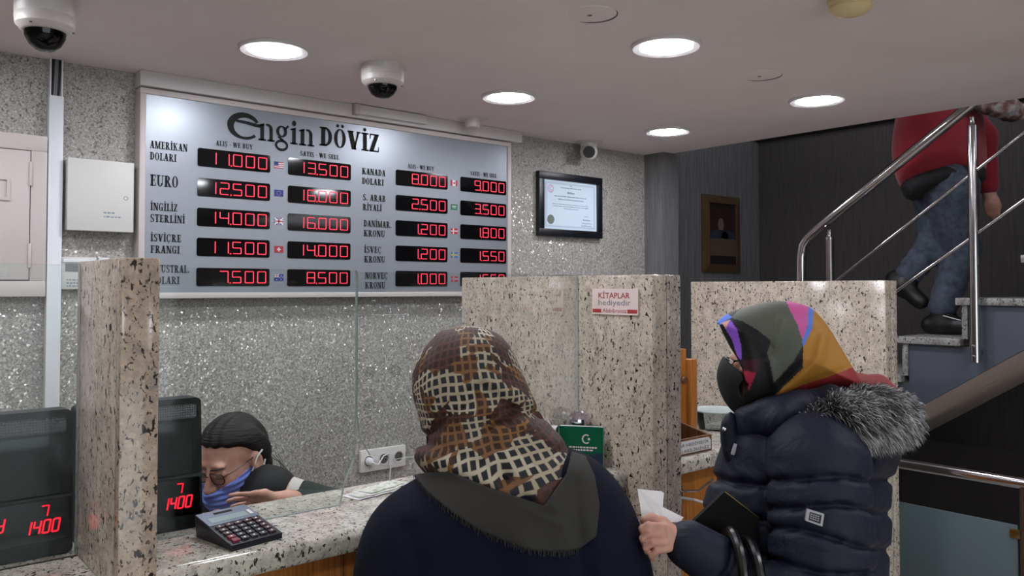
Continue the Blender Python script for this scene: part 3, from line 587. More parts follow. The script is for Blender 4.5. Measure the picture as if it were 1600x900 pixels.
for z in (1.70, 1.985): box('hinge', (ex1 - .057, yf - .008, z), (ex1 - .047, yf, z + .085), 'pale_metal', e, .002)
mb = MB()
for lo, hi in (((.2, 1.93), (.475, 1.94)), ((.2, 2.0), (.475, 2.01)), ((.465, 1.94), (.475, 2.0)), ((.2, 1.94), (.21, 2.0))): mb.box((lo[0], yf - .010, lo[1]), (hi[0], yf - .003, hi[1]))
mb.build('label_holder', 'pale_metal', dr)
for k in range(5): box('vent_slot', (.34, yf - .0055, 1.672 + .006 * k), (.47, yf - .0035, 1.674 + .006 * k), 'grey_box', dr)
o = thing('cable_trunking', 'white vertical cable trunking with loose grey cables at the ceiling', 'cable trunking', (.615, YB - .04, 0))
box('cover', (.592, YB - .04, .02), (.638, YB - .002, 2.315), 'trunk_white', o, .002)
box('side_wall', (.595, YB - .03, 2.315), (.599, YB, CEIL), 'trunk_white', o); box('side_wall', (.632, YB - .03, 2.315), (.636, YB, CEIL), 'trunk_white', o)
for k in range(5):
    x = .603 + .0065 * k; MB().tube([(x, YB - .012, 2.28), (x + .003, YB - .016 - .003 * (k % 2), 2.36), (x + .004, YB - .02, 2.40), (x + .006, YB - .014, CEIL)], .0033, 8).build('cable', 'cable_grey' if k % 3 else 'cable_black', o, True)
o = thing('alarm_box', 'pale grey square alarm box with a small label beside the board', 'alarm box', (.762, YB - .06, 1.838))
box('housing', (.650, YB - .055, 1.838), (.868, YB, 2.094), 'grey_box', o, .004); mo = mapXZ(YB - .0555)
box('lid', (.648, YB - .066, 1.836), (.870, YB - .050, 2.096), 'grey_box', o, .003); mo = mapXZ(YB - .0665)
mb = MB(); rr = random.Random(5); mc_old = mc; mc = mo; scribble(.782, 1.902, .03, .005); scribble(.795, 1.888, .055, .005); mb.build('print', 'cert_text', o); mc = mc_old
mb = MB()
for pl in arcq(.842, 1.962, .008, .008, .006, .006, 0, 360, 16): mb.add([mo(p[0], p[1], -.0003) for p in pl], [[0, 1, 2, 3]])
mb.build('lock', 'cable_grey', o)
o = thing('wall_keypad', 'grey wall unit with a printed front low behind the granite post', 'control unit', (.705, YB - .03, 1.62))
box('housing', (.640, YB - .028, 1.625), (.755, YB, 1.742), 'grey_box', o, .003)
box('rim', (.645, YB - .032, 1.722), (.750, YB - .026, 1.734), 'trunk_white', o, .001); box('window', (.652, YB - .030, 1.690), (.748, YB - .027, 1.718), 'cable_grey', o)
mb = MB(); mc = mapXZ(YB - .0285); 
for z in (1.635, 1.645, 1.657): scribble(.70, z, .085, .005)
mb.build('print', 'cert_text', o); mc = mc_old
box('housing', (.765, YB - .02, 1.69), (.80, YB, 1.742), 'trunk_white', o, .002)
sk = thing('socket_strip', 'white triple wall socket strip low on the back wall', 'power socket', (1.978, YB - .03, .795))
box('plate', (1.858, YB - .022, .792), (2.098, YB, .892), 'socket_white', sk, .005)
for k in range(3):
    cx, cz = 1.898 + .08 * k, .842
    s1 = MB().lathe((cx, YB - .022, cz), [(.029, 0), (.029, -.003), (.023, -.003), (.022, .004)], 28, 'y').build('socket', 'socket_white', sk, True)
    MB().lathe((cx, YB - .0225, cz), [(.021, .0), (.021, .001)], 28, 'y').build('recess', 'socket_hole', s1)
    for q in (-.0095, .0095): MB().lathe((cx + q, YB - .024, cz), [(.0028, 0), (.0028, .002)], 10, 'y').build('pin_hole', 'black_plastic', s1)
pg = thing('power_plug', 'white plug with a thin lead in the first wall socket', 'plug', (1.898, YB - .05, .842))
MB().lathe((1.898, YB - .022, .842), [(.018, 0), (.018, -.014), (.012, -.03), (.005, -.034)], 20, 'y').build('plug_body', 'trunk_white', pg, True)
MB().tube([(1.898, YB - .054, .842), (1.92, YB - .07, .83), (1.96, YB - .05, .862), (2.0, YB - .03, .865), (2.01, YB - .03, .80), (1.99, YB - .03, .6), (1.97, YB - .02, .3), (1.96, YB - .02, .02)], .003, 8).build('lead', 'trunk_white', pg, True)

# ------------------------------------------------------------------ counter, dividers, glass
ZC = 1.10; YG = 1.792
def slab_top(name, xa, xb, label, y0=1.592, y1=1.94):
    t_ = .052; prof = [(y1, ZC - t_), (y1, ZC)] + [(y0 + .022 - .022 * math.sin(a), ZC - .022 + .022 * math.cos(a)) for a in np.linspace(0, math.pi / 2, 7)] + [(y0, ZC - t_ + .014)] + [(y0 + .014 - .014 * math.cos(a), ZC - t_ + .014 - .014 * math.sin(a)) for a in np.linspace(.2, math.pi / 2, 5)]
    mb = MB().prism(prof, lambda a, b, t: (t, a, b), xa, xb)
    return tag(mb.build(name, 'granite_top', None, True, 30), label, 'countertop', 'granite countertops')
slab_top('granite_countertop', -.9, .388, 'speckled granite countertop in front of the left customer display')
slab_top('granite_countertop', .454, 1.784, 'speckled granite countertop carrying the calculator and banknotes')
slab_top('granite_countertop', 1.914, 3.219, 'speckled granite countertop carrying the wooden gift book tray')
for xa, xb, l in ((-.9, .388, 'orange-brown wooden counter front below the left customer display'), (.454, 1.784, 'orange-brown wooden counter front below the calculator'), (1.914, 3.219, 'orange-brown wooden counter front below the gift book tray')):
    o = thing('counter_base', l, 'counter', ((xa + xb) / 2, 1.66, 0), 0, 'wooden counter fronts')
    n = max(1, round((xb - xa) / .44))
    for k in range(n): a_ = xa + (xb - xa) * k / n; box('front_panel', (a_ + .0015, 1.648, .10), (a_ + (xb - xa) / n - .0015, 1.672, ZC - .053), 'wood_orange', o, .001)
    box('plinth', (xa, 1.69, 0), (xb, 1.71, .10), 'wood_dark', o); box('carcass', (xa, 1.672, .10), (xb, 1.92, ZC - .053), 'wood_dark', o)
gp = thing('granite_post', 'narrow granite post between the two customer displays', 'divider', (.421, 1.67, 0))
box('front_slab', (.389, 1.508, 0), (.454, 1.536, 1.683), 'granite', gp, .003)
box('side_slab', (.389, 1.537, 0), (.454, 1.826, 1.683), 'granite_pale', gp, .003)  # paler granite: the lightening by the glass is put into the colour
gd = thing('granite_divider', 'wide granite divider bearing the red and white gift sign', 'divider', (1.85, 1.95, 0))
box('inner_slab', (1.785, 1.497, 0), (1.848, 2.40, 1.668), 'granite_pale', gd, .004); box('outer_slab', (1.849, 1.497, 0), (1.913, 2.40, 1.668), 'granite_grey', gd, .004)
gd2 = thing('granite_divider', 'granite divider behind the person in the colourful headscarf', 'divider', (3.29, 1.98, 0))
box('inner_slab', (3.22, 1.507, 0), (3.27, 2.46, 1.660), 'granite_pale', gd2, .004); box('outer_slab', (3.271, 1.507, 0), (3.32, 2.46, 1.660), 'granite_pale', gd2, .004)
def pane(poly, label, t_=.008):
    o = thing('glass_screen', label, 'glass screen', (sum(p[0] for p in poly) / len(poly), YG, min(p[1] for p in poly)), 0, 'counter glass screens')
    n = len(poly); mb = MB(); vs = [(a, YG, b) for a, b in poly] + [(a, YG + t_, b) for a, b in poly]; mb.add(vs, [list(range(n)), [n + i for i in range(n)][::-1]])
    mb.build('pane', 'glass', o)
    mb = MB(); mb.add(vs, [[i, (i + 1) % n, n + (i + 1) % n, n + i] for i in range(n)]); mb.build('polished_edge', 'glass_edge', o)
    return o
pane([(-.9, ZC), (.387, ZC), (.387, 1.676), (-.9, 1.676)], 'clear glass screen in front of the left customer display')
pane([(.456, ZC + .001), (.968, ZC + .001), (.978, 1.15), (1.006, 1.21), (1.009, 1.28), (1.009, 1.674), (.456, 1.674)], 'clear glass screen in front of the seated cashier')
g2 = pane([(1.50, ZC + .001), (1.783, ZC + .001), (1.783, 1.670), (1.012, 1.670), (1.012, 1.32), (1.02, 1.26), (1.05, 1.21), (1.12, 1.19), (1.40, 1.19), (1.46, 1.17), (1.50, 1.13)], 'clear glass screen with round fittings beside the wide granite divider')
for px, py in ((577, 583), (618, 580), (577, 632), (618, 630)):
    c = onY(px, py, YG)
    MB().lathe((c.x, YG, c.z), [(.013, .010), (.015, .006), (.015, -.004), (.010, -.006), (.008, -.003), (.008, .010)], 20, 'y').build('round_fitting', 'glass', g2, True)
a, b = onY(580, 470, YG), onY(637, 491, YG)
mb = MB()
for p, q in (((a.x, a.z), (a.x + .012, a.z)), ((a.x, b.z), (b.x, b.z)), ((b.x, b.z), (b.x, a.z - .01)), ((a.x, b.z), (a.x, b.z + .01))): mb.tube([(p[0], YG - .001, p[1]), (q[0], YG - .001, q[1])], .0009, 5)
mb.build('clear_sleeve', 'glass_edge', g2)
# customer displays
def display(xa, xb, y, label, left):
    o = thing('customer_display', label, 'display', ((xa + xb) / 2, y, ZC), 0, 'customer displays')
    z0, z1 = ZC + .001, ZC + .285
    lean_ = lambda zz: y + (zz - z0) * .06
    mf = lambda a, b, t: (a, lean_(b) + t, b)
    MB().prism(rrect(xa, z0 + .0, xb, z1, .012), mf, 0, .05).build('housing', 'display_black', o, False)
    MB().prism(rrect(xa + .012, z1 - .044, xb - .012, z1 - .014, .004), mf, -.002, .004).build('speaker_grille', 'mesh_grille', o)
    sc = MB().prism(rrect(xa + .014, z0 + .12, xb - .022, z1 - .050, .004), mf, -.0015, .004).build('screen', 'screen_black', o)
    MB().prism([(xa, z0 + .112), (xb, z0 + .112), (xb, z0 + .117), (xa, z0 + .117)], mf, -.004, .002).build('ledge', 'dark_plastic', o)
    strip = MB().prism(rrect(xa + .01, z0 + .030, xb - .006, z0 + .110, .003), mf, -.0025, .004).build('number_window', 'display_window', o)
    seven('7', xb - .062, z0 + .080, .020, .020, mf, strip, .18, False, 1, -.005, .13)
    seven('1400', xb - .090, z0 + .048, .066, .024, mf, strip, .18, False, 4, -.005, .13)
    if left: seven('ry', xb - .152, z0 + .062, .034, .024, mf, strip, .18, False, 2, -.005, .13)
    MB().box(((xa + xb) / 2 - .09, y + .03, ZC), ((xa + xb) / 2 + .09, y + .12, ZC + .012), .004).build('foot', 'black_plastic', o, True)
display(-.02, .386, 1.822, 'black customer display showing red numbers left of the granite post', True)
display(.395, .648, 1.834, 'black customer display showing red numbers next to the cashier', False)

# calculators
def calculator(P0, rz, w, l, label, cols_=5, rows_=5):
    """front-left corner at P0, tilted up towards the back"""
    o = thing('calculator', label, 'calculator', P0, rz); M0 = MTX[o.name]; tilt = math.radians(13)
    def mp_(a, b, t): return M0 @ Vector((a, b * math.cos(tilt) - t * math.sin(tilt) * 0, .012 + b * math.sin(tilt) + t))
    body = [mp_(0, 0, 0), mp_(w, 0, 0), mp_(w, l, 0), mp_(0, l, 0)]; low = [M0 @ Vector((.004, .004, 0)), M0 @ Vector((w - .004, .004, 0)), M0 @ Vector((w - .004, l * .97, .0)), M0 @ Vector((.004, l * .97, .0))]
    mid = [v + Vector((0, 0, -.012)) for v in body]
    MB().add(body + mid + low, [[0, 1, 2, 3], [0, 1, 5, 4], [1, 2, 6, 5], [2, 3, 7, 6], [3, 0, 4, 7], [4, 5, 9, 8], [5, 6, 10, 9], [6, 7, 11, 10], [7, 4, 8, 11], [8, 9, 10, 11]]).build('case', 'calc_body', o)
    fl = lambda a0, b0, a1, b1, h0, h1, m, nm, par: MB().prism([(a0, b0), (a1, b0), (a1, b1), (a0, b1)], mp_, h0, h1).build(nm, m, par)
    fp = fl(.001, l * .60, w - .001, l - .001, 0, .0015, 'calc_silver', 'face_plate', o)
    fl(w * .10, l * .66, w * .84, l * .80, .001, .0022, 'lcd', 'screen', fp); fl(w * .30, l * .88, w * .66, l * .93, .001, .0022, 'solar', 'solar_cell', fp); fl(w * .88, l * .68, w * .95, l * .82, .001, .0022, 'label_white', 'sticker', fp)
    for r in range(rows_):
        for c in range(cols_):
            a0 = w * (.07 + .90 * c / cols_); b0 = l * (.05 + .53 * r / rows_); kw, kl = w * .90 / cols_ * .74, l * .53 / rows_ * .68
            mm = 'calc_key_red' if (c == 0 and r < 2) else ('calc_key_wine' if (c in (0, 4) or r == rows_ - 1) else 'calc_key')
            k_ = MB().prism(rrect(a0, b0, a0 + kw, b0 + kl, .002, 2), mp_, 0, .0045).build('key', mm, o)
            if r + c > 0: MB().prism([(a0 + kw * .38, b0 + kl * .3), (a0 + kw * .62, b0 + kl * .3), (a0 + kw * .62, b0 + kl * .7), (a0 + kw * .38, b0 + kl * .7)], mp_, .0045, .0048).build('legend', 'label_white', k_)
    return o
fl_ = onZ(362, 853, ZC + .012); fr_ = onZ(441, 832, ZC + .012)
calculator((fl_.x, fl_.y, ZC), math.atan2(fr_.y - fl_.y, fr_.x - fl_.x), (fr_ - fl_).length, .150, 'dark calculator with a grey screen lying on the granite counter')
calculator((.085, 1.625, ZC), -.08, .125, .150, 'black calculator in front of the left customer display')
# banknotes
for k, (px, py, rz) in enumerate(((585, 770, .16), (597, 764, .30))):
    c = onZ(px, py, ZC); 
    nt = MB(); M0 = Matrix.Translation((c.x, c.y, ZC + .0012 + .0016 * k)) @ Matrix.Rotation(rz, 4, 'Z')
    nx = 8; vs = []; fs = []
    for i in range(nx + 1):
        for j in (0, 1):
            vs.append(M0 @ Vector((-.078 + .156 * i / nx, -.033 + .066 * j, .0016 * math.sin(i * 1.1 + k) ** 2)))
    fs = [[2 * i, 2 * i + 2, 2 * i + 3, 2 * i + 1] for i in range(nx)]
    vs2 = [v + Vector((0, 0, .0003)) for v in vs]; n = len(vs)
    o = thing('banknote', ['pale green banknote lying under another on the granite counter', 'pale green banknote lying on top of another on the counter'][k], 'banknote', (c.x, c.y, ZC), 0, 'banknotes on the counter')
    nt.add(vs + vs2, fs + [[n + i for i in f][::-1] for f in fs]); nt.build('note', 'label_white', o, True)
    mb = MB(); f_ = lambda a, b, t: M0 @ Vector((a, b, .0028 + t)); mb.prism([(-.066, -.024), (.066, -.024), (.066, .024), (-.066, .024)], f_, 0, .0002).build('printing', 'note_print', o)
# gift booklets, bell
def booklet(pts, label, emblem):
    o = thing('green_booklet', label, 'booklet', (pts[0][0], pts[0][1], ZC), 0, 'green booklets by the divider')
    (xa, ya), (xb, yb), z1 = pts; dv = Vector((xb - xa, yb - ya, 0)); L = dv.length; dv.normalize(); nv = Vector((dv.y, -dv.x, 0))
    f_ = lambda a, b, t: Vector((xa, ya, 0)) + dv * a - nv * t + Vector((0, 0, b))
    MB().prism([(0, ZC + .001), (L, ZC + .001), (L, z1), (0, z1)], f_, 0, .02).build('pages', 'paper', o)
    cvv = MB().prism([(-.001, ZC + .001), (L + .001, ZC + .001), (L + .001, z1 + .001), (-.001, z1 + .001)], f_, -.0015, .0).build('cover', 'book_green', o)
    MB().prism([(-.001, ZC + .001), (L + .001, ZC + .001), (L + .001, z1 + .001), (-.001, z1 + .001)], f_, .02, .0215).build('back_cover', 'book_green', o)
    MB().prism([(0, ZC + .002), (L, ZC + .002), (L, ZC + .045), (0, ZC + .03)], f_, -.0022, -.0014).build('cover_foot', 'book_navy', cvv)
    mb = MB()
    if emblem:
        cx, cz = L * .62, ZC + .085
        for pl in arcq(cx, cz, .013, .014, .009, .0105, 50, 310, 14) + dotq(cx + .008, cz, .004): mb.add([f_(p[0], p[1], -.0026) for p in pl], [list(range(len(pl)))])
        rr2 = random.Random(2); mc_ = None
        for zz, w_ in ((ZC + .058, .085), (ZC + .050, .06), (ZC + .030, .03)):
            x = L * .55 - w_ / 2
            while x < L * .55 + w_ / 2 - .004: l_ = rr2.uniform(.003, .009); mb.add([f_(x, zz, -.0026), f_(x + l_, zz, -.0026), f_(x + l_, zz + .0045, -.0026), f_(x, zz + .0045, -.0026)], [[0, 1, 2, 3]]); x += l_ + .002
    else:
        mb.prism([(.01, ZC + .09), (L - .01, ZC + .085), (L - .01, ZC + .05), (.01, ZC + .05)], f_, -.0026, -.002)
    mb.build('cover_print', 'label_white' if emblem else 'book_green_light', cvv)
bx = onX(950, 725, 1.72)
booklet(((1.672, 1.759), (1.748, 1.655), ZC + .120), 'dark green booklet with a white crescent emblem beside the divider', True)
booklet(((1.622, 1.722), (1.666, 1.759), ZC + .122), 'green booklet with a pale panel half hidden by a shoulder', False)
be = thing('mirror_ball', 'small faceted silver ball standing behind the green booklets', 'ornament', (1.750, 1.757, ZC))
bl = bmesh.new(); bmesh.ops.create_uvsphere(bl, u_segments=22, v_segments=14, radius=.034, matrix=Matrix.Translation((1.750, 1.757, ZC + .128))); MB().bm(bl).build('ball', 'mirror_ball', be)
MB().lathe((1.750, 1.757, ZC), [(.022, 0), (.022, .008), (.012, .014), (.010, .092), (.014, .096)], 20).build('stand', 'chrome_dark', be, True)
# red and white sign on the divider
a, b = onX(927, 451, 1.785), onX(999, 493, 1.785)
sg = thing('gift_sign', 'small white and red sign reading KİTAPLAR hediyedir on the granite divider', 'sign', (1.78, (a.y + b.y) / 2, b.z))
ms = mapYZ(1.7835); sx0, sx1, sz0, sz1 = -a.y, -b.y, b.z, a.z
MB().prism(rrect(sx0, sz0, sx1, sz1, .004), ms, -.004, .0015).build('plate', 'sign_pink', sg)
w_ = sx1 - sx0; h_ = sz1 - sz0; xm = (sx0 + sx1) / 2
mb = MB(); put_text(mb, 'KİTAPLAR', sx0 + w_ * .15, sz0 + h_ * .63, h_ * .29, w_ * .68, ms, -.0045, .01); mb.build('lettering', 'ink_red', sg)
mb = MB(); put_text(mb, 'hediyedir', sx0 + w_ * .15, sz0 + h_ * .29, h_ * .29, w_ * .70, ms, -.0045); mb.build('lettering', 'cable_grey', sg)
MB().prism([(sx0 + .003, sz0 + h_ * .07), (sx0 + w_ * .21, sz0 + h_ * .07), (sx0 + w_ * .21, sz0 + h_ * .21), (sx0 + .003, sz0 + h_ * .21)], ms, -.0046, -.003).build('red_bar', 'label_red', sg)
MB().prism([(sx0 + w_ * .78, sz0 + h_ * .07), (sx1 - .003, sz0 + h_ * .07), (sx1 - .003, sz0 + h_ * .21), (sx0 + w_ * .78, sz0 + h_ * .21)], ms, -.0046, -.003).build('red_bar', 'label_red', sg)
mb = MB(); put_text(mb, 'Alabilirsiniz', sx0 + w_ * .24, sz0 + h_ * .08, h_ * .15, w_ * .52, ms, -.0045); mb.build('lettering', 'ink_red', sg)
# second counter: tray, rack, bowl
ty0 = 1.615; a = onY(1112, 664, ty0); b = onY(1063, 702, ty0); tx1 = a.x; tx0 = max(tx1 - .32, 1.92); tz0, tz1 = ZC, ZC + .052
tr = thing('book_tray', 'dark wooden tray labelled HEDİYEDİR ALABİLİRSİNİZ on the right counter', 'tray', ((tx0 + tx1) / 2, ty0 + .08, ZC))
box('front_board', (tx0, ty0, tz0), (tx1, ty0 + .01, tz1), 'wood_dark', tr, .001); box('back_board', (tx0, ty0 + .15, tz0), (tx1, ty0 + .16, tz1 + .03), 'wood_dark', tr, .001)
for x in (tx0, tx1 - .01):
    MB().prism([(ty0 + .01, tz0), (ty0 + .15, tz0), (ty0 + .15, tz1 + .03), (ty0 + .01, tz1)], lambda a, b, t: (x + t, a, b), 0, .01).build('side_board', 'wood_dark', tr)
box('bottom_board', (tx0 + .01, ty0 + .01, tz0), (tx1 - .01, ty0 + .15, tz0 + .006), 'wood_dark', tr)
mt = mapXZ(ty0 - .001); lb = MB().prism([(tx0 + .01, tz0 + .007), (tx1 - .008, tz0 + .007), (tx1 - .008, tz1 - .018), (tx1 - .018, tz1 - .006), (tx0 + .01, tz1 - .006)], mt, -.0008, .001).build('label_card', 'label_white', tr)
mb = MB(); put_text(mb, 'KİTAPLAR HEDİYEDİR', tx1 - .245, tz0 + .028, .013, .225, mt, -.0012); put_text(mb, 'ALABİLİRSİNİZ', tx1 - .175, tz0 + .010, .012, .158, mt, -.0012); mb.build('lettering', 'ink', lb)
rx = onY(1088, 600, 1.82); rl = onY(1066, 600, 1.82)
rk = thing('wooden_rack', 'stepped orange wooden rack standing behind the gift book tray', 'rack', (rl.x, 1.86, ZC))
zt1 = onY(1070, 546, 1.82).z; zt2 = onY(1085, 561, 1.82).z; xm_ = onY(1078, 600, 1.82).x
box('tall_board', (xm_ - .16, 1.835, ZC), (xm_, 1.86, zt1), 'wood_orange', rk, .002); box('side_post', (xm_ + .0005, 1.815, ZC), (rx.x, 1.86, zt2), 'wood_orange', rk, .002)
MB().lathe((xm_ - .02, 1.832, ZC + .20), [(.014, 0), (.012, -.008), (.002, -.01)], 16, 'y').build('knob', 'wood_dark', rk, True)
bc = onY(1119, 640, 1.85)
bw = thing('plastic_tub', 'clear round plastic tub on the right granite counter', 'tub', (bc.x, 1.85, ZC))
hb = bc.z - ZC
MB().lathe((bc.x, 1.85, ZC), [(.002, .002), (.066, .001), (.078, hb * .9), (.084, hb * .92), (.084, hb), (.079, hb), (.064, .006), (.002, .006)], 32).build('tub', 'clear_plastic', bw, True)
MB().lathe((bc.x, 1.85, ZC + hb), [(.085, -.003), (.087, 0), (.085, .003), (.081, .002)], 32).build('rim', 'glass_edge', bw, True)
hd = thing('bag_hook', 'bent chrome hook on the wooden counter front right of the divider', 'hook', (2.02, 1.63, .95))
c1, c2, c3 = onY(1080, 778, 1.62), onY(1098, 745, 1.60), onY(1064, 768, 1.645)
MB().tube([(c3.x, 1.648, c3.z), (c3.x + .03, 1.60, c3.z + .006), (c2.x, 1.56, c2.z)], .004, 10).build('upper_arm', 'chrome', hd, True); MB().tube([(c3.x, 1.648, c3.z - .02), (c1.x - .01, 1.60, c1.z), (c1.x + .01, 1.585, c1.z - .008), (c1.x + .02, 1.58, c1.z - .016)], .004, 10).build('lower_arm', 'trunk_white', hd, True)
box('hook_plate', (c3.x - .02, 1.642, c3.z - .04), (c3.x + .005, 1.648, c3.z + .02), 'chrome', hd, .001)

# ------------------------------------------------------------------ staircase and railings
XS = 4.0; GO, RI = .272, .189
st = thing('staircase', 'grey painted staircase with granite treads rising along the dark wall', 'staircase', (4.65, 1.9, 0))
Y2, Z2 = 1.814, 1.396             # nosing of one measured tread
levels = [k for k in range(-6, 6)]
for k in levels:
    yn, zt = Y2 - GO * k, Z2 + RI * k
    if zt < .05: continue
    box('tread', (XS - .02, yn - GO - .02, zt - .034), (5.295, yn, zt), 'granite_step', st, .004)
    box('riser', (XS - .008, yn - .048, zt - RI), (5.295, yn - .024, zt - .035), 'granite_step', st)
s1 = onX(1410, 650, XS); s2 = onX(1600, 546, XS); sl = (s2.z - s1.z) / (s2.y - s1.y)
prof = []
for k in levels:
    yn, zt = Y2 - GO * k, Z2 + RI * k
    prof += [(yn - .05, max(zt - RI - .036, .002)), (yn - .05, max(zt - .036, .003))]
ye = prof[-1][0] - GO; prof.append((ye, prof[-1][1]))
prof = [(max(p[0], -1), p[1]) for p in prof]
bot = [(ye, s1.z + sl * (ye - s1.y)), (s1.y - s1.z / sl, 0.0)]
ys = prof[0][0]
if bot[1][0] > ys: bot[1] = (ys, s1.z + sl * (ys - s1.y))
MB().prism(prof + bot, lambda a, b, t: (t, a, b), XS + .004, XS + .03).build('stringer', 'stair_grey', st)
MB().prism(prof + bot, lambda a, b, t: (t, a, b), XS + .031, 5.295).build('soffit', 'soffit_beige', st)
sc_ = onX(1545, 602, XS + .45); nrm_ = Vector((0, sl, -1)).normalized()
mm = MB(); cz_ = s1.z + sl * (sc_.y - s1.y); q_ = Vector((0, 1, sl)).normalized()
for r0, r1, h_ in ((.105, .085, .004),):
    for k in range(32):
        a0, a1 = 2 * math.pi * k / 32, 2 * math.pi * (k + 1) / 32
        c_ = Vector((XS + .45, sc_.y, cz_)); f_ = lambda r, a, h: c_ + (Vector((1, 0, 0)) * math.cos(a) + q_ * math.sin(a)) * r + nrm_ * h
        mm.add([f_(r0, a0, .001), f_(r0, a1, .001), f_(r1, a1, h_), f_(r1, a0, h_)], [[0, 1, 2, 3]])
    mm.add([f_(r1, 2 * math.pi * k / 32, .003) for k in range(32)], [list(range(32))])
of = mm.build('soffit_downlight', 'soffit_beige', st, True)
ra = thing('stair_railing', 'chrome handrail with posts and thin rods along the staircase', 'railing', (XS - .03, 1.9, .9))
XR = XS - .05
h1, h2 = onX(1268, 368, XR), onX(1514, 168, XR); dy = (h2.z - h1.z) / (h2.y - h1.y)
top = Vector((XR, h2.y - .02, h2.z + .02)); lowp = Vector((XR, h1.y, h1.z)); dn = Vector((XR, h1.y + .05, h1.z - .05)); dn2 = Vector((XR, h1.y + .075, .95))
MB().tube([dn2, dn + Vector((0, .01, -.06)), dn, lowp + Vector((0, .02, -.008)), lowp + Vector((0, -.05, .045)), top], .025, 20).build('handrail', 'chrome', ra, True)
p1 = onX(1296, 365, XR); p2 = onX(1519, 190, XR)
for p, zb_ in ((p1, .95), (p2, 1.296)):
    po = MB().tube([(XR, p.y, zb_), (XR, p.y, p.z - .03)], .021, 20).build('post', 'chrome_dark' if p is p1 else 'chrome', ra, True)
    MB().lathe((XR, p.y, p.z - .03), [(.021, 0), (.021, .012), (.012, .016), (.010, .04), (.014, .05)], 16).build('post_cap', 'chrome', po, True)
for a_, b_ in (((1315, 432), (1600, 207)), ((1385, 466), (1600, 312))):
    A_, B_ = onX(*a_, XR), onX(*b_, XR); dv = (B_ - A_).normalized()
    MB().tube([A_ - dv * .35, B_ + dv * .8], .0075, 12).build('rod', 'chrome', ra, True)
MB().tube([(XR, .55, 2.05), (XR, .55, 3.0)], .021, 16).build('post', 'chrome', ra, True)
mid_ = [onX(1521, 540, XR), onX(1521, 556, XR)]
for q in mid_: MB().lathe((XR - .02, p2.y, q.z), [(.006, 0), (.006, -.006), (.002, -.008)], 10, 'x').build('bolt', 'chrome', ra, True)
MB().box((XR, p2.y - .015, 1.33), (XS + .0035, p2.y + .015, 1.352), .002).build('bracket', 'chrome', ra, True)
XG = 3.60
b1, b2 = onX(1412, 724, XG), onX(1600, 757, XG)
ba = thing('glass_balustrade', 'chrome rail over a frosted glass panel beneath the stairs', 'balustrade', (XG, 1.4, 0))
zr = (b1.z + b2.z) / 2; ya, yb_ = b1.y + .45, b2.y - .5
MB().tube([(XG, ya, zr), (XG, yb_, zr)], .022, 20).build('rail', 'chrome', ba, True)
g1, g2_ = onX(1400, 786, XG), onX(1593, 818, XG); zg = (g1.z + g2_.z) / 2
box('glass_panel', (XG - .006, g2_.y + .005, .06), (XG + .006, ya, zg), 'frosted_glass', ba, .002)
for y in (g2_.y - .02, ya - .02): MB().tube([(XG, y, 0), (XG, y, zr)], .02, 16).build('post', 'chrome_dark', ba, True)
box('clamp', (XG - .014, g2_.y - .005, zg - .05), (XG + .014, g2_.y + .03, zg - .015), 'gold_line', ba, .002)
struct(box('understair_shade_sheet', (4.6, -1.0, 0), (4.62, 3.0, .80), 'understair_shade'))  # dark sheet with the shade under the stairs put into its colour

# ------------------------------------------------------------------ people: smooth volumes meshed with surface nets
class Grid:
    def __init__(s, P):
        s.P = P.astype(np.float32); s._px = None
    def px(s):
        if s._px is None:
            u, d, z = s.P[:, 0], s.P[:, 1], s.P[:, 2] - CAMZ
            dp = d * math.cos(PT) + z * math.sin(PT); up = -d * math.sin(PT) + z * math.cos(PT)
            s._px = np.stack((800 + FP * u / dp, 450 - FP * math.tan(PT) - FP * up / dp), 1)
        return s._px
def smin(a, b, k=.02):
    h = np.clip(.5 + .5 * (b - a) / k, 0, 1); return b + (a - b) * h - k * h * (1 - h)
def smax(a, b, k=.02): return -smin(-a, -b, k)
def union(fs, k=.02):
    r = fs[0]
    for f in fs[1:]: r = smin(r, f, k)
    return r
def ell(g, c, r, R=None):
    q = g.P - np.asarray(c, np.float32)
    if R is not None: q = q @ np.asarray(R, np.float32)
    r = np.asarray(r, np.float32) * np.ones(3, np.float32); k0 = np.linalg.norm(q / r, axis=1); k1 = np.linalg.norm(q / (r * r), axis=1)
    return k0 * (k0 - 1) / np.maximum(k1, 1e-6)
def cap(g, a, b, ra, rb=None):
    a = np.asarray(a, np.float32); b = np.asarray(b, np.float32); rb = ra if rb is None else rb
    ab = b - a; q = g.P - a; t_ = np.clip(q @ ab / max(float(ab @ ab), 1e-9), 0, 1)
    return np.linalg.norm(q - t_[:, None] * ab, axis=1) - (ra + (rb - ra) * t_)
def chain(g, pts, rs, k=.02): return union([cap(g, pts[i], pts[i + 1], rs[i], rs[i + 1]) for i in range(len(pts) - 1)], k)
def poly_dist(q, poly):
    """signed distance in pixels, negative inside"""
    poly = np.asarray(poly, np.float32); n = len(poly); d = np.full(len(q), 1e9, np.float32); s = np.ones(len(q), np.float32)
    for i in range(n):
        a, b = poly[i], poly[i - 1]; e = b - a; w = q - a; t_ = np.clip(w @ e / max(float(e @ e), 1e-9), 0, 1)
        d = np.minimum(d, np.linalg.norm(w - t_[:, None] * e, axis=1))
        c1 = q[:, 1] >= a[1]; c2 = q[:, 1] < b[1]; c3 = e[0] * w[:, 1] > e[1] * w[:, 0]
        s = np.where((c1 & c2 & c3) | (~c1 & ~c2 & ~c3), -s, s)
    return s * d
def smooth_poly(p, n=3):
    p = np.asarray(p, float)
    for _ in range(n):
        q = np.roll(p, -1, 0); p = np.stack((.75 * p + .25 * q, .25 * p + .75 * q), 1).reshape(-1, 2)
    return p
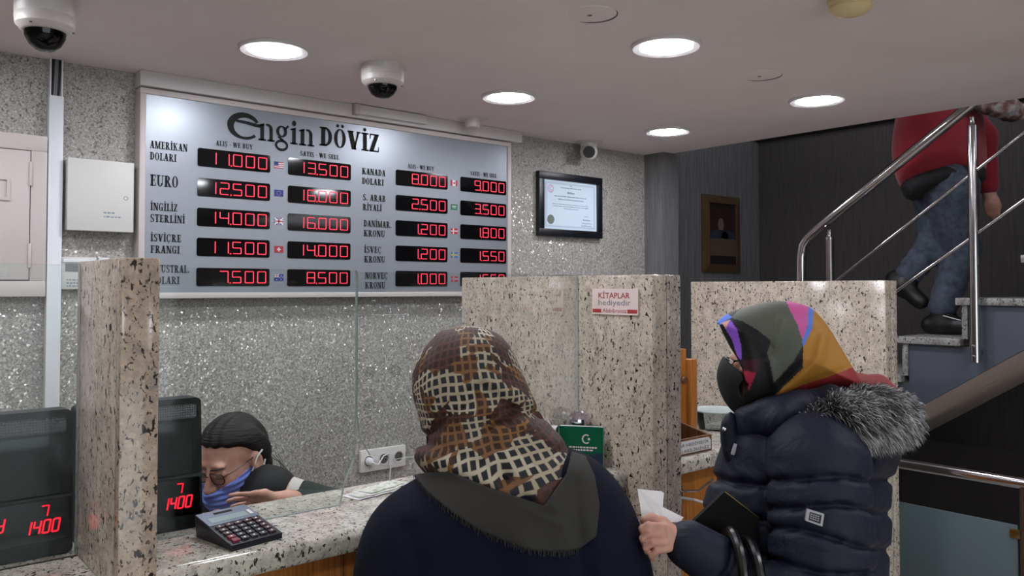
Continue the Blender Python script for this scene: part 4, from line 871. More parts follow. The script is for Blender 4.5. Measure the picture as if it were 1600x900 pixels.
def infl(g, poly, d0, Rpx, w, dc=None):
    """rounded body whose outline is the given silhouette at distance d0, half-thickness w"""
    sc = d0 / FP; R = Rpx * sc; D = -poly_dist(g.px(), poly) * sc
    y = g.P[:, 1] - (d0 if dc is None else dc(g))
    return (np.sqrt(np.maximum(R - np.minimum(D, R), 0) ** 2 + (y * R / w) ** 2) - R) * min(1., w / R + .25)
def ridge(g, pts, wpx, amp, closed=False):
    q = g.px(); d = np.full(len(q), 1e9, np.float32); pts = np.asarray(pts, np.float32)
    for i in range(len(pts) - 1):
        a, b = pts[i], pts[i + 1]; e = b - a; w = q - a; t_ = np.clip(w @ e / float(e @ e), 0, 1); d = np.minimum(d, np.linalg.norm(w - t_[:, None] * e, axis=1))
    return amp * np.exp(-(d / wpx) ** 2)
def mesh_field(fn, lo, hi, h):
    lo = np.asarray(lo, float); hi = np.asarray(hi, float); S = 4
    nc = np.ceil((hi - lo) / (h * S)).astype(int) + 1; n = (nc - 1) * S + 1
    ax = [lo[i] + np.arange(nc[i]) * h * S for i in range(3)]
    C = np.stack(np.meshgrid(*ax, indexing='ij'), -1).reshape(-1, 3); Fc = fn(Grid(C)).reshape(nc).astype(np.float32)
    lim = h * S * 1.9; near = np.abs(Fc) < lim
    cell = np.zeros(nc - 1, bool)
    for dx in (0, 1):
        for dy_ in (0, 1):
            for dz in (0, 1): cell |= near[dx:nc[0] - 1 + dx, dy_:nc[1] - 1 + dy_, dz:nc[2] - 1 + dz]
    F = np.repeat(np.repeat(np.repeat(Fc, S, 0), S, 1), S, 2)[:n[0], :n[1], :n[2]].copy()
    m = np.zeros(n, bool); up = np.repeat(np.repeat(np.repeat(cell, S, 0), S, 1), S, 2)
    m[:-1, :-1, :-1] |= up; m[1:, :-1, :-1] |= up; m[:-1, 1:, :-1] |= up; m[:-1, :-1, 1:] |= up; m[1:, 1:, 1:] |= up; m[1:, 1:, :-1] |= up; m[1:, :-1, 1:] |= up; m[:-1, 1:, 1:] |= up
    idx = np.argwhere(m); P = lo + idx * h
    out = np.empty(len(P), np.float32)
    for k in range(0, len(P), 400000): out[k:k + 400000] = fn(Grid(P[k:k + 400000]))
    F[m] = out
    for a in range(3):            # close at the borders
        sl_ = [slice(None)] * 3
        for e in (0, -1): sl_[a] = e; F[tuple(sl_)] = np.maximum(F[tuple(sl_)], h * .5)
    S_n = F < 0
    cnt = sum(S_n[i:n[0] - 1 + i, j:n[1] - 1 + j, k:n[2] - 1 + k].astype(np.int8) for i in (0, 1) for j in (0, 1) for k in (0, 1))
    cm = (cnt > 0) & (cnt < 8); ci = np.argwhere(cm); vid = np.full(cm.shape, -1, np.int64); vid[cm] = np.arange(len(ci))
    co = [(i, j, k) for i in (0, 1) for j in (0, 1) for k in (0, 1)]; val = [F[ci[:, 0] + c[0], ci[:, 1] + c[1], ci[:, 2] + c[2]] for c in co]
    acc = np.zeros((len(ci), 3)); num = np.zeros(len(ci))
    for a in range(8):
        for b in range(a + 1, 8):
            if sum(abs(co[a][i] - co[b][i]) for i in range(3)) != 1: continue
            fa, fb = val[a], val[b]; cr = (fa < 0) != (fb < 0); t_ = np.where(cr, fa / np.where(cr, fa - fb, 1), 0)
            p = np.array(co[a]) + t_[:, None] * (np.array(co[b]) - np.array(co[a])); acc += np.where(cr[:, None], p, 0); num += cr
    V = lo + (ci + acc / num[:, None]) * h
    quads = []
    for a in range(3):
        b, c = (a + 1) % 3, (a + 2) % 3
        s0 = [slice(None)] * 3; s1_ = [slice(None)] * 3; s0[a] = slice(0, n[a] - 1); s1_[a] = slice(1, n[a])
        A, B = S_n[tuple(s0)], S_n[tuple(s1_)]; e = np.argwhere(A != B)
        ok = (e[:, b] > 0) & (e[:, c] > 0) & (e[:, b] < n[b] - 1) & (e[:, c] < n[c] - 1); e = e[ok]; fl = A[e[:, 0], e[:, 1], e[:, 2]]
        def vi(db, dc):
            q = e.copy(); q[:, b] -= db; q[:, c] -= dc; return vid[q[:, 0], q[:, 1], q[:, 2]]
        Q = np.stack((vi(1, 1), vi(0, 1), vi(0, 0), vi(1, 0)), 1); Q[~fl] = Q[~fl][:, ::-1]; quads.append(Q)
    return V, np.concatenate(quads)
PYAW = -TH
def person(label, d0, px):
    b = U(px, 450, d0); w = W((b[0], d0, 0)); return thing('person', label, 'person', (w.x, w.y, 0), PYAW)
def toW(V): return np.stack((CT * V[:, 0] + ST * V[:, 1], -ST * V[:, 0] + CT * V[:, 1], V[:, 2]), 1)
def sdf_part(name, fn, lo, hi, h, m, parent, tint=None, weave=None):
    V, Q = mesh_field(fn, lo, hi, h)
    o = link_mesh(name, toW(V), Q, m, None, parent, True)
    if tint is not None:
        a = o.data.attributes.new('tint', 'FLOAT_COLOR', 'POINT'); a.data.foreach_set('color', tint(V).astype(np.float32).ravel())
    if weave is not None:
        a = o.data.attributes.new('weave', 'FLOAT_VECTOR', 'POINT'); a.data.foreach_set('vector', weave(V).astype(np.float32).ravel())
    return o
def tubeU(pts, r, n=10): return MB().tube([W(p) for p in pts], r, n)
def basis(f, tilt=0.):
    f = np.array(f, float); f /= np.linalg.norm(f); up = np.array((0, 0, 1.)) - f * f[2]; up /= np.linalg.norm(up); r = np.cross(f, up)
    up2 = up * math.cos(tilt) + r * math.sin(tilt); r2 = np.cross(f, up2); return np.stack((r2, f, up2), 1)   # columns right, forward, up
class Loc:
    """view of a grid in a head's own axes"""
    def __init__(s, g, c, R): s.P = ((g.P - np.asarray(c, np.float32)) @ np.asarray(R, np.float32)).astype(np.float32)
def head_field(g, c, R, ears=True):
    L = Loc(g, c, R); X = L.P.copy(); X[:, 0] = np.abs(X[:, 0]); M = Grid(X)
    f = union([ell(M, (0, -.012, .032), (.074, .088, .084)), ell(M, (0, .028, -.035), (.060, .066, .085)), ell(M, (0, .058, -.098), (.030, .028, .022)), ell(M, (.03, .045, -.03), (.034, .038, .034))], .03)
    f = smin(f, cap(M, (0, .088, .012), (0, .112, -.030), .007, .012), .012); f = smin(f, ell(M, (.010, .104, -.034), (.009, .010, .007)), .006)
    f = smin(f, ell(M, (.030, .079, .029), (.022, .010, .006)), .014)
    f = smax(f, -ell(M, (.033, .100, .008), (.019, .014, .011)), .010)
    f = smin(f, ell(M, (.032, .080, .006), (.015, .013, .012)), .004)
    f = smin(f, ell(M, (0, .090, -.062), (.023, .010, .006)), .005); f = smin(f, ell(M, (0, .088, -.071), (.019, .010, .006)), .005)
    if not ears: return f
    ear = smax(ell(M, (.077, -.012, -.008), (.010, .021, .032)), -ell(M, (.090, -.008, -.004), (.010, .012, .020)), .006)
    return smin(f, ear, .006)
def eyes(parent, c, R, look=(0, 1, -.3)):
    for s_ in (-1, 1):
        p = np.asarray(c) + R @ np.array((.032 * s_, .0835, .006)); b = bmesh.new(); bmesh.ops.create_uvsphere(b, u_segments=14, v_segments=10, radius=.0118, matrix=Matrix.Translation(W(p)))
        e = MB().bm(b).build('eye', 'eye_white', parent, True, 180)
        q = p + R @ (np.array(look) / np.linalg.norm(look)) * .0085; b = bmesh.new(); bmesh.ops.create_uvsphere(b, u_segments=10, v_segments=8, radius=.0048, matrix=Matrix.Translation(W(q))); MB().bm(b).build('iris', 'iris', e, True, 180)
def lids(parent, c, R):
    """lowered eyelids: lash lines and eyebrows"""
    for s_ in (-1, 1):
        q = lambda x, y, z: W(np.asarray(c) + R @ np.array((x * s_, y, z)))
        MB().tube([q(.018, .0915, .001), q(.026, .0935, -.002), q(.034, .0930, -.0025), q(.042, .0900, -.001), q(.048, .0850, .002)], [.0004, .001, .0012, .001, .0005], 6).build('lashes', 'hair', parent, True)
        MB().tube([q(.014, .0965, .024), q(.026, .0975, .029), q(.040, .0930, .030), q(.052, .082, .025)], [.0015, .0028, .0022, .0006], 6).build('eyebrow', 'hair', parent, True)
def bounds(pts, pad): pts = np.array(pts); return pts.min(0) - pad, pts.max(0) + pad

# ---- woman in the woven headscarf, seen from behind
D1 = 1.60; A1 = lambda x, y, dd=0.: U(x, y, D1 + dd)
wa = person('person in a navy wool coat and brown woven headscarf, seen from behind at the counter', D1, 770)
hc1 = A1(735, 612, .02); R1 = basis((-.5, .86, -.12))
shL, shR = A1(640, 835, -.03), A1(935, 800, .08); elL, elR = shL + (-.05, .05, -.28), shR + (.05, .05, -.28); haL, haR = elL + (.10, .15, .10), elR + (-.12, .13, .10)
hip = np.array((shL + shR) / 2); hip[2] = .86
def legs(g, hipc, sp, ax, rt=.075, foot=None):
    out = []
    for s_ in (-1, 1):
        h_ = hipc + np.array(ax) * sp * s_; k_ = np.array((h_[0], h_[1], .47)); a_ = np.array((h_[0], h_[1], .09)); out.append(chain(g, [h_, k_, a_], [rt, .055, .04], .03))
    return out
def hand_field(g, w, kn, fwd, side, curl, r=.0088):
    """palm from wrist w to knuckles kn; fingers fan along side and bend towards curl"""
    w, kn, fwd, side, curl = [np.asarray(q, float) for q in (w, kn, fwd, side, curl)]
    parts = [ell(g, (w + kn) / 2, (.036, .036, .022)) if False else chain(g, [w, w * .4 + kn * .6 + side * .018, kn + side * .026], [.024, .018, .014], .02), chain(g, [w, w * .4 + kn * .6 - side * .016, kn - side * .024], [.024, .018, .014], .02), cap(g, w, kn, .022, .015)]
    palm = union(parts, .02); f = palm
    for i, l in enumerate((.9, 1., .95, .76)):
        a = kn + side * (.027 - .018 * i); b = a + fwd * .032 * l + curl * .012; c_ = b + fwd * .012 * l + curl * .026 * l; d_ = c_ - fwd * .010 + curl * .018 * l
        f = smin(f, chain(g, [a, b, c_, d_], [r * 1.1, r, r * .92, r * .8], .004), .006)
    th = w + (kn - w) * .35 + side * .03; f = smin(f, chain(g, [w + side * .012, th, th + (kn - w) * .45 + side * .006 + curl * .008, th + (kn - w) * .75 + curl * .016 - side * .004], [.018, .014, .0105, .0085], .006), .012)
    return f
axA = np.array((.93, .36, 0))
def bodyA(g):
    f = head_field(g, hc1, R1, False)
    nk = hc1 + (.0, -.02, -.20); f = smin(f, cap(g, hc1 + (0, -.01, -.07), nk, .052, .056), .03)
    f = smin(f, union([cap(g, shL + (.05, .01, -.04), shR + (-.05, 0, -.04), .075), cap(g, (shL + shR) / 2, hip, .12, .13)] + [chain(g, [a_, b_, c_], [.05, .042, .03], .03) for a_, b_, c_ in ((shL, elL, haL), (shR, elR, haR))], .05), .03)
    for a_ in (haL, haR): f = smin(f, hand_field(g, a_, a_ + (.0, .075, .0), (0, 1, 0), (1, 0, 0), (0, .2, -1)), .015)
    return union([f] + legs(g, hip, .085, axA), .04)
sdf_part('body', bodyA, (hip[0] - .42, D1 - .3, .03), (hip[0] + .42, D1 + .55, 1.56), .011, 'skin', wa); eyes(wa, hc1, R1)
coat_poly = smooth_poly([(668, 738), (632, 757), (597, 782), (572, 815), (556, 862), (549, 920), (545, 1040), (552, 1200), (545, 1420), (1050, 1420), (1040, 1200), (1036, 1040), (1024, 905), (1006, 835), (985, 780), (955, 738), (915, 706), (850, 690), (740, 690)], 2)
def coatA(g):
    f = infl(g, coat_poly, D1 + .02, 120, .165)
    arm = [chain(g, [a_ + (0, 0, .0), b_, c_ + (0, -.06, 0)], [.07, .072, .052], .03) for a_, b_, c_ in ((shL + (.03, 0, -.03), elL + (.02, 0, 0), haL), (shR + (-.03, 0, -.03), elR + (-.02, 0, 0), haR))]
    f = union([f] + arm, .04)
    fr = (g.P[:, 1] < D1 + .05)
    return f - fr * (ridge(g, [(640, 830), (655, 880), (650, 980)], 16, -.010) + ridge(g, [(895, 760), (900, 820), (915, 900), (910, 1000)], 15, -.011) + ridge(g, [(770, 860), (760, 930), (765, 1100)], 30, -.006) + ridge(g, [(820, 850), (850, 930)], 22, .006))
sdf_part('coat', coatA, (hip[0] - .44, D1 - .24, .50), (hip[0] + .46, D1 + .42, 1.34), .007, 'navy_wool', wa)
scarf_poly = smooth_poly([(724, 507), (760, 512), (790, 528), (808, 560), (822, 596), (845, 645), (872, 684), (897, 715), (908, 760), (906, 815), (892, 842), (862, 838), (800, 812), (740, 786), (700, 762), (668, 744), (652, 725), (650, 703), (663, 684), (655, 655), (643, 615), (644, 575), (658, 545), (688, 518)], 2)
def scarfA(g):
    f = infl(g, scarf_poly, D1 + .0, 82, .112, lambda q: D1 + .02 - np.clip((1.36 - q.P[:, 2]) / .12, 0, 1) * .075)
    fr = g.P[:, 1] < D1 + .04
    rd = [([(662, 690), (700, 640), (750, 605), (800, 640)], 9, -.010), ([(668, 668), (705, 622), (755, 588), (806, 612)], 9, .007), ([(765, 660), (800, 640), (840, 650)], 10, -.014), ([(770, 682), (815, 662), (868, 690)], 14, .012),
          ([(655, 712), (720, 735), (790, 770)], 14, .007), ([(664, 690), (725, 712), (800, 748)], 8, -.007), ([(760, 665), (775, 715), (790, 745)], 11, -.008), ([(830, 800), (850, 815), (895, 826)], 8, .007), ([(822, 780), (845, 800), (880, 808)], 7, -.008), ([(690, 520), (678, 570), (668, 640)], 10, .004)]
    return f - fr * sum(ridge(g, p, w_, a_) for p, w_, a_ in rd)
uc = hc1
def weaveA(V):
    dd = np.maximum((D1 + .03) - V[:, 1], .0) + .035; zc = hc1[2] - .02; s_ = np.arctan2(V[:, 0] - uc[0], dd) * .105; dz = V[:, 2] - zc
    t_ = np.where(dz > 0, np.arctan2(dz, dd) * .105, dz * .95); lo_ = np.clip(-dz / .15, 0, 1)
    return np.stack((s_ * .95 + t_ * .12, t_ * .97 - s_ * (.10 + .30 * lo_) + .05 * lo_ * lo_, np.zeros(len(V))), 1)
sdf_part('headscarf', scarfA, A1(625, 860, 0) - (0, .24, 0), A1(925, 495, 0) + (0, .18, 0), .0035, 'net_scarf', wa, None, weaveA)
border_poly = [(645, 742), (668, 738), (700, 735), (760, 760), (850, 790), (885, 740), (893, 705), (915, 712), (930, 745), (937, 790), (932, 838), (905, 858), (872, 863), (830, 860), (790, 846), (745, 826), (705, 800), (668, 770)]
def borderA(g):
    shell = smin(coatA(g), scarfA(g) + .012, .03) - .009
    return np.maximum(np.maximum(shell, poly_dist(g.px(), border_poly) * D1 / FP), g.P[:, 1] - (D1 + .02))
bo = sdf_part('scarf_border', borderA, A1(632, 880, 0) - (0, .26, 0), A1(950, 690, 0) + (0, .06, 0), .0035, 'scarf_border', wa)
mb = MB(); hem = [(645, 744), (668, 771), (705, 801), (745, 827), (790, 847), (830, 861), (872, 864), (905, 859)]
for i in range(len(hem) - 1):
    for k in range(16):
        t_ = (k + random.random()) / 16; x = hem[i][0] + (hem[i + 1][0] - hem[i][0]) * t_; y = hem[i][1] + (hem[i + 1][1] - hem[i][1]) * t_
        ds = np.linspace(-.24, .0, 97); pp = np.array([U(x, y - 3, D1 + q) for q in ds]); fv = borderA(Grid(pp)); hit = np.argmax(fv < .001)
        if fv[hit] >= .001: continue
        d_ = D1 + ds[hit] - .001; l_ = random.uniform(3, 9); mb.tube([W(U(x, y - 3, d_)), W(U(x + random.uniform(-2, 2), y + l_, d_ - .004))], .0006, 4)
mb.build('fringe', 'scarf_border', bo)['kind'] = 'stuff'
def trousers(parent, hipc, ax, sp, d_, name='trousers', m='trousers', zt=.95):
    sdf_part(name, lambda g: union(legs(g, hipc, sp, ax, .095), .03) - .012, hipc + (-.25, -.2, -hipc[2] + .06), hipc + (.25, .2, .1), .012, m, parent)
def shoes(parent, hipc, sp, ax, fwd):
    fwd = np.array(fwd) / np.linalg.norm(fwd)
    for s_ in (-1, 1):
        h_ = hipc + np.array(ax) * sp * s_; a_ = np.array((h_[0], h_[1], .05))
        sdf_part('shoe', lambda g: smax(union([cap(g, a_ - fwd * .05, a_ + fwd * .14, .046, .036), cap(g, a_ + (0, 0, .06), a_, .045, .05)], .03), -(g.P[:, 2] - .004), .004), a_ - .22, a_ + .22, .01, 'shoe', parent)
trousers(wa, hip, axA, .085, D1); shoes(wa, hip, .085, axA, (-.36, .93, 0))

# ---- woman in the colourful headscarf, in profile
D2 = 1.80; B1 = lambda x, y, dd=0.: U(x, y, D2 + dd)
wb = person('person in a dark padded jacket and colourful silk headscarf, in profile with papers', D2, 1250)
hc2 = B1(1212, 572, 0); R2 = basis((-.98, -.06, -.14))
sL, sR = B1(1278, 722, -.17), B1(1278, 722, .19); eL = B1(1288, 985, -.26); wL = B1(1068, 846, -.23); eR = B1(1270, 930, .24); wR = B1(1078, 842, .12)
hip2 = B1(1262, 1000, 0); hip2[2] = .86
hk = B1(1030, 834, -.15)
def handB(g):
    f = union([cap(g, wL, B1(1038, 829, -0.245), .020, .014), cap(g, wL + (0, 0, -.005), B1(1045, 851, -0.245), .020, .013)], .02)
    S3 = lambda q: [B1(x, y, dd) for x, y, dd in q]
    for q in ([(1034, 824, -0.258), (1013, 821, -0.268), (1003, 826, -0.268), (1004, 834, -0.250)], [(1036, 835, -0.260), (1014, 834, -0.271), (1004, 841, -0.270), (1006, 849, -0.252)], [(1039, 846, -0.260), (1018, 848, -0.270), (1009, 855, -0.268), (1011, 862, -0.250)], [(1044, 856, -0.257), (1026, 860, -0.265), (1018, 867, -0.262), (1020, 873, -0.246)]):
        f = smin(f, chain(g, S3(q), [.0088, .0076, .0070, .0062], .002), .003)
    th = S3([(1055, 838, -0.230), (1035, 818, -0.225), (1018, 811, -0.225), (1006, 813, -0.228)])
    return smin(f, chain(g, th, [.016, .0125, .0105, .008], .006), .010)
def bodyB(g):
    f = head_field(g, hc2, R2, False); f = smin(f, cap(g, hc2 + (.02, 0, -.07), B1(1250, 690), .054, .06), .03)
    t_ = [cap(g, sL + (0, .04, -.02), sR + (0, -.04, -.02), .07), cap(g, B1(1260, 740), hip2, .11, .13), chain(g, [sL + (0, .02, 0), eL, wL], [.05, .042, .026], .03), chain(g, [sR, eR, wR], [.05, .042, .028], .03)]
    f = smin(f, union(t_, .05), .03); f = smin(f, handB(g), .01)
    f = smin(f, hand_field(g, wR, wR + (-.07, 0, .01), (-1, 0, 0), (0, -.3, .95), (-.3, -.9, -.2)), .012)
    return union([f] + legs(g, hip2, .09, (0, 1, 0)), .04)
sdf_part('body', bodyB, (hip2[0] - .42, D2 - .36, .03), (hip2[0] + .25, D2 + .38, 1.62), .0036, 'skin', wb); lids(wb, hc2, R2)
# headscarf
sB_poly = smooth_poly([(1119, 503), (1134, 491), (1152, 484), (1190, 473), (1226, 469), (1262, 477), (1283, 494), (1303, 524), (1322, 556), (1336, 580), (1348, 598), (1340, 607), (1290, 611), (1240, 624), (1200, 646), (1165, 658), (1142, 642), (1127, 620), (1119, 594), (1121, 572), (1131, 554), (1127, 530), (1120, 512)], 2)
fr_cut = [(1080, 505), (1123, 506), (1130, 522), (1141, 543), (1153, 562), (1161, 580), (1164, 595), (1171, 601), (1163, 616), (1164, 632), (1150, 648), (1130, 670), (1080, 670)]
cpx = lambda L: [(1080 + x / 3.75, 450 + y / 3.75) for x, y in L]
PAT = [('#52554a', [(235, 175), (265, 140), (300, 115), (400, 60), (540, 60), (600, 160), (640, 260), (658, 330), (600, 430), (485, 555), (470, 470), (445, 380), (470, 310), (380, 240), (300, 195)]),
       ('#c05392', [(538, 40), (640, 80), (690, 110), (695, 140), (680, 220), (655, 315), (620, 210), (580, 130)]), ('#5a76c8', [(685, 100), (735, 140), (712, 235), (660, 355), (650, 312), (680, 225)]),
       ('#a8742c', [(718, 130), (830, 200), (920, 340), (1000, 470), (945, 470), (800, 525), (640, 575), (480, 662), (455, 660), (560, 562), (655, 470), (655, 350), (710, 235)]),
       ('#8d2a2c', [(945, 465), (1010, 480), (1020, 560), (960, 590), (800, 600), (620, 625), (540, 655), (462, 672), (480, 655), (640, 572), (800, 522)]),
       ('#8a56c8', [(228, 185), (270, 245), (292, 330), (295, 425), (270, 400), (238, 300), (200, 240)]), ('#4b74d8', [(130, 190), (200, 140), (240, 170), (190, 200), (160, 225)]), ('#d2a08c', [(176, 205), (228, 186), (203, 238)]),
       ('#a02440', [(305, 480), (378, 498), (338, 600), (318, 540)]), ('#3a0d1c', [(296, 425), (400, 418), (384, 498), (310, 484)])]
def tintB(V):
    q = Grid(V).px(); c_ = np.tile(np.array(lin('#0f0e10')), (len(V), 1))
    for col, pl in PAT:
        m_ = poly_dist(q, cpx(pl)) < 0; c_[m_] = lin(col)
    return c_
def scarfB(g):
    f = smax(infl(g, sB_poly, D2, 66, .098), -poly_dist(g.px(), fr_cut) * D2 / FP, .003)
    rd = [([(1220, 500), (1212, 540), (1200, 555), (1210, 600)], 7, .006), ([(1206, 545), (1200, 560)], 5, -.005), ([(1288, 525), (1280, 560), (1240, 600), (1215, 620)], 8, .007), ([(1268, 520), (1262, 565), (1225, 600)], 9, -.005), ([(1315, 580), (1260, 600)], 6, -.004), ([(1160, 520), (1180, 580), (1185, 620)], 9, .004)]
    return f - (g.P[:, 1] < D2) * sum(ridge(g, p, w_, a_) for p, w_, a_ in rd)
sdf_part('headscarf', scarfB, B1(1105, 665, 0) - (0, .16, 0), B1(1365, 455, 0) + (0, .16, 0), .0025, 'vcol_cloth', wb, tintB)
tl = sdf_part('scarf_tail', lambda g: chain(g, [B1(1325, 598, 0), B1(1372, 603, .02), B1(1410, 622, .03)], [.026, .022, .014], .02), B1(1290, 660, 0) - (0, .1, 0), B1(1450, 560, 0) + (0, .1, 0), .006, 'scarf_red', wb)
mk_poly = [(1110, 556), (1131, 556), (1143, 570), (1157, 580), (1163, 592), (1154, 602), (1157, 616), (1168, 630), (1170, 660), (1110, 670)]
sdf_part('face_mask', lambda g: smax(infl(g, sB_poly, D2, 66, .094), poly_dist(g.px(), mk_poly) * D2 / FP, .003), B1(1108, 660, 0) - (0, .12, 0), B1(1190, 540, 0) + (0, .12, 0), .004, 'mask_black', wb)
# jacket: torso and sleeves quilted in rows
tor_poly = smooth_poly([(1135, 672), (1120, 715), (1104, 765), (1090, 810), (1080, 870), (1080, 1010), (1085, 1120), (1400, 1120), (1396, 1000), (1388, 900), (1396, 820), (1392, 770), (1404, 730), (1400, 690), (1330, 655), (1230, 640), (1165, 655)], 2)
def torB(g):
    f = infl(g, tor_poly, D2 + .02, 130, .175)
    q = g.px(); rows = np.zeros(len(q), np.float32)
    for y0 in (752, 806, 862, 918, 975, 1030, 1086):
        yy = y0 + 10 * np.sin((q[:, 0] - 1100) / 60.) + (q[:, 0] - 1240) * .05; rows += np.exp(-((q[:, 1] - yy) / 7.) ** 2)
    return f + .014 * rows - .003 * np.sin(q[:, 0] / 7. + 2 * np.sin(q[:, 1] / 23.)) * np.minimum(rows * 2, 1)
def slv(g, S, E, Wr, k0):
    f = chain(g, [S, E], [.100, .098], .03); f = smin(f, chain(g, [E, Wr + (E - Wr) * .04], [.074, .046], .03), .03)
    q = g.px(); r_ = np.zeros(len(q), np.float32)
    for y0 in (748, 792, 838, 884, 930): r_ += np.exp(-((q[:, 1] - (y0 + 9 * np.sin((q[:, 0] - 1150) / 40. + y0) + (q[:, 0] - 1260) * .12)) / 6.) ** 2) * (q[:, 0] > 1165)
    for t_ in (.28, .55, .8):
        c_ = Wr + (E - Wr) * t_; ax_ = (E - Wr) / np.linalg.norm(E - Wr); r_ += np.exp(-(((g.P - c_) @ ax_.astype(np.float32)) / .009) ** 2) * (q[:, 0] < 1175)
    return f + .014 * r_ - .0025 * np.sin(q[:, 0] / 6. + 2 * np.sin(q[:, 1] / 19.)) * np.minimum(r_ * 2, 1)
def jackB(g):
    f = smin(torB(g), slv(g, sL, eL, wL, 0), .006); f = smin(f, slv(g, sR, eR, wR, 1), .025)
    f = smin(f, cap(g, B1(1180, 690, -.05), B1(1300, 668, -.10), .05, .06), .04)
    return f
sdf_part('jacket', jackB, (hip2[0] - .36, D2 - .36, .70), (hip2[0] + .26, D2 + .38, 1.44), .005, 'puffer', wb)
sdf_part('collar', lambda g: union([chain(g, [B1(1172, 662, -.07), B1(1215, 650, -.105), B1(1290, 636, -.09), B1(1320, 640, 0), B1(1290, 636, .09), B1(1215, 650, .105), B1(1172, 662, .07)], [.036, .042, .042, .04, .042, .042, .036], .02)], .02) + .004 * np.sin(g.px()[:, 0] / 11. + 1.5 * np.sin(g.px()[:, 1] / 17.)), B1(1135, 710, 0) - (0, .19, 0), B1(1370, 590, 0) + (0, .19, 0), .005, 'puffer', wb)
lp = sdf_part('lapel', lambda g: infl(g, smooth_poly([(1128, 652), (1146, 640), (1158, 668), (1166, 700), (1158, 735), (1142, 735), (1130, 715), (1124, 680)], 1), D2 - .06, 14, .022), B1(1110, 750, -.06) - (0, .05, 0), B1(1180, 630, -.06) + (0, .06, 0), .004, 'puffer', wb)
p_ = B1(1132, 671, -.084); b = bmesh.new(); bmesh.ops.create_uvsphere(b, u_segments=12, v_segments=8, radius=.0055, matrix=Matrix.Translation(W(p_))); MB().bm(b).build('snap_button', 'chrome', lp, True, 180)
MB().box((-.004, -.002, -.012), (.004, .002, .012), .001, M=Matrix.Translation(W(B1(1147, 702, -.088))) @ Matrix.Rotation(PYAW, 4, 'Z') @ Matrix.Rotation(.3, 4, 'Y')).build('zip_pull', 'steel', lp, True)
hood_f = lambda g: union([infl(g, smooth_poly([(1330, 640), (1395, 640), (1412, 680), (1408, 725), (1385, 752), (1350, 748), (1335, 715)], 1), D2 + .02, 36, .13)], .02)
sdf_part('hood', hood_f, B1(1310, 770, 0) - (0, .18, 0), B1(1430, 620, 0) + (0, .2, 0), .006, 'puffer', wb)
fur_pts = [B1(1285, 668, -.165), B1(1320, 655, -.16), B1(1360, 646, -.11), B1(1388, 648, -.03), B1(1385, 646, .07), B1(1340, 650, .14)]
fur_r = [.030, .040, .045, .042, .040, .03]
fur_base = lambda g: chain(g, fur_pts, fur_r, .02)
fb = sdf_part('hood_fur', fur_base, np.min(fur_pts, 0) - .06, np.max(fur_pts, 0) + .06, .006, 'hem_dark', wb)
Vb, Qb = mesh_field(fur_base, np.min(fur_pts, 0) - .06, np.max(fur_pts, 0) + .06, .006)
nS = 15000; qi = RNG.integers(0, len(Qb), nS); wts = RNG.dirichlet((1, 1, 1, 1), nS); roots = (Vb[Qb[qi]] * wts[:, :, None]).sum(1)
eps = .004; gr = np.stack([fur_base(Grid(roots + np.eye(3)[k] * eps)) - fur_base(Grid(roots - np.eye(3)[k] * eps)) for k in range(3)], 1); gr /= np.linalg.norm(gr, axis=1)[:, None] + 1e-9
clump = np.sin(roots[:, 0] * 95 + roots[:, 2] * 60) + np.sin(roots[:, 2] * 120 - roots[:, 1] * 80 + 1.3)
dirn = gr * .75 + np.array((.55, -.15, -.18)) + RNG.normal(0, .22, (nS, 3)) + np.stack((np.zeros(nS), clump * .08, clump * .16), 1); dirn /= np.linalg.norm(dirn, axis=1)[:, None]
ln = RNG.uniform(.022, .044, nS); side = np.cross(dirn, RNG.normal(0, 1, (nS, 3))); side /= np.linalg.norm(side, axis=1)[:, None]
V = np.zeros((nS, 7, 3)); wd = [.0011, .0009, .0006]
for k, f_ in enumerate((0, .4, .75)):
    p = roots + dirn * (ln * f_)[:, None] + np.array((.0, 0, -.010)) * f_ ** 2 + gr * (-.1 * f_ * f_) * ln[:, None]
    V[:, 2 * k] = p - side * wd[k]; V[:, 2 * k + 1] = p + side * wd[k]
V[:, 6] = roots + dirn * ln[:, None] + np.array((0, 0, -.014)) - gr * .12 * ln[:, None]
base = np.arange(nS)[:, None] * 7; Fq = np.concatenate([base + np.array([0, 1, 3, 2]), base + np.array([2, 3, 5, 4])]); Ft = base + np.array([4, 5, 6])
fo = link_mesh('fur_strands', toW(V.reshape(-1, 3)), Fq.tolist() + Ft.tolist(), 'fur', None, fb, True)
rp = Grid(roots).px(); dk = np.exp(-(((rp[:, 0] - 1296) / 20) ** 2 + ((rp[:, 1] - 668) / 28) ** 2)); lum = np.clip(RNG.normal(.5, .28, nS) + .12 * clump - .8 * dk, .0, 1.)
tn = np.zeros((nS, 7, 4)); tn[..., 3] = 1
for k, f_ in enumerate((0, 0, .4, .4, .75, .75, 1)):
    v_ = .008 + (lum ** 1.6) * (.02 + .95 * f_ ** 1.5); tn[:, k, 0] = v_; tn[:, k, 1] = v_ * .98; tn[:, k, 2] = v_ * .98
a = fo.data.attributes.new('tint', 'FLOAT_COLOR', 'POINT'); a.data.foreach_set('color', tn.astype(np.float32).ravel()); fo['kind'] = 'stuff'
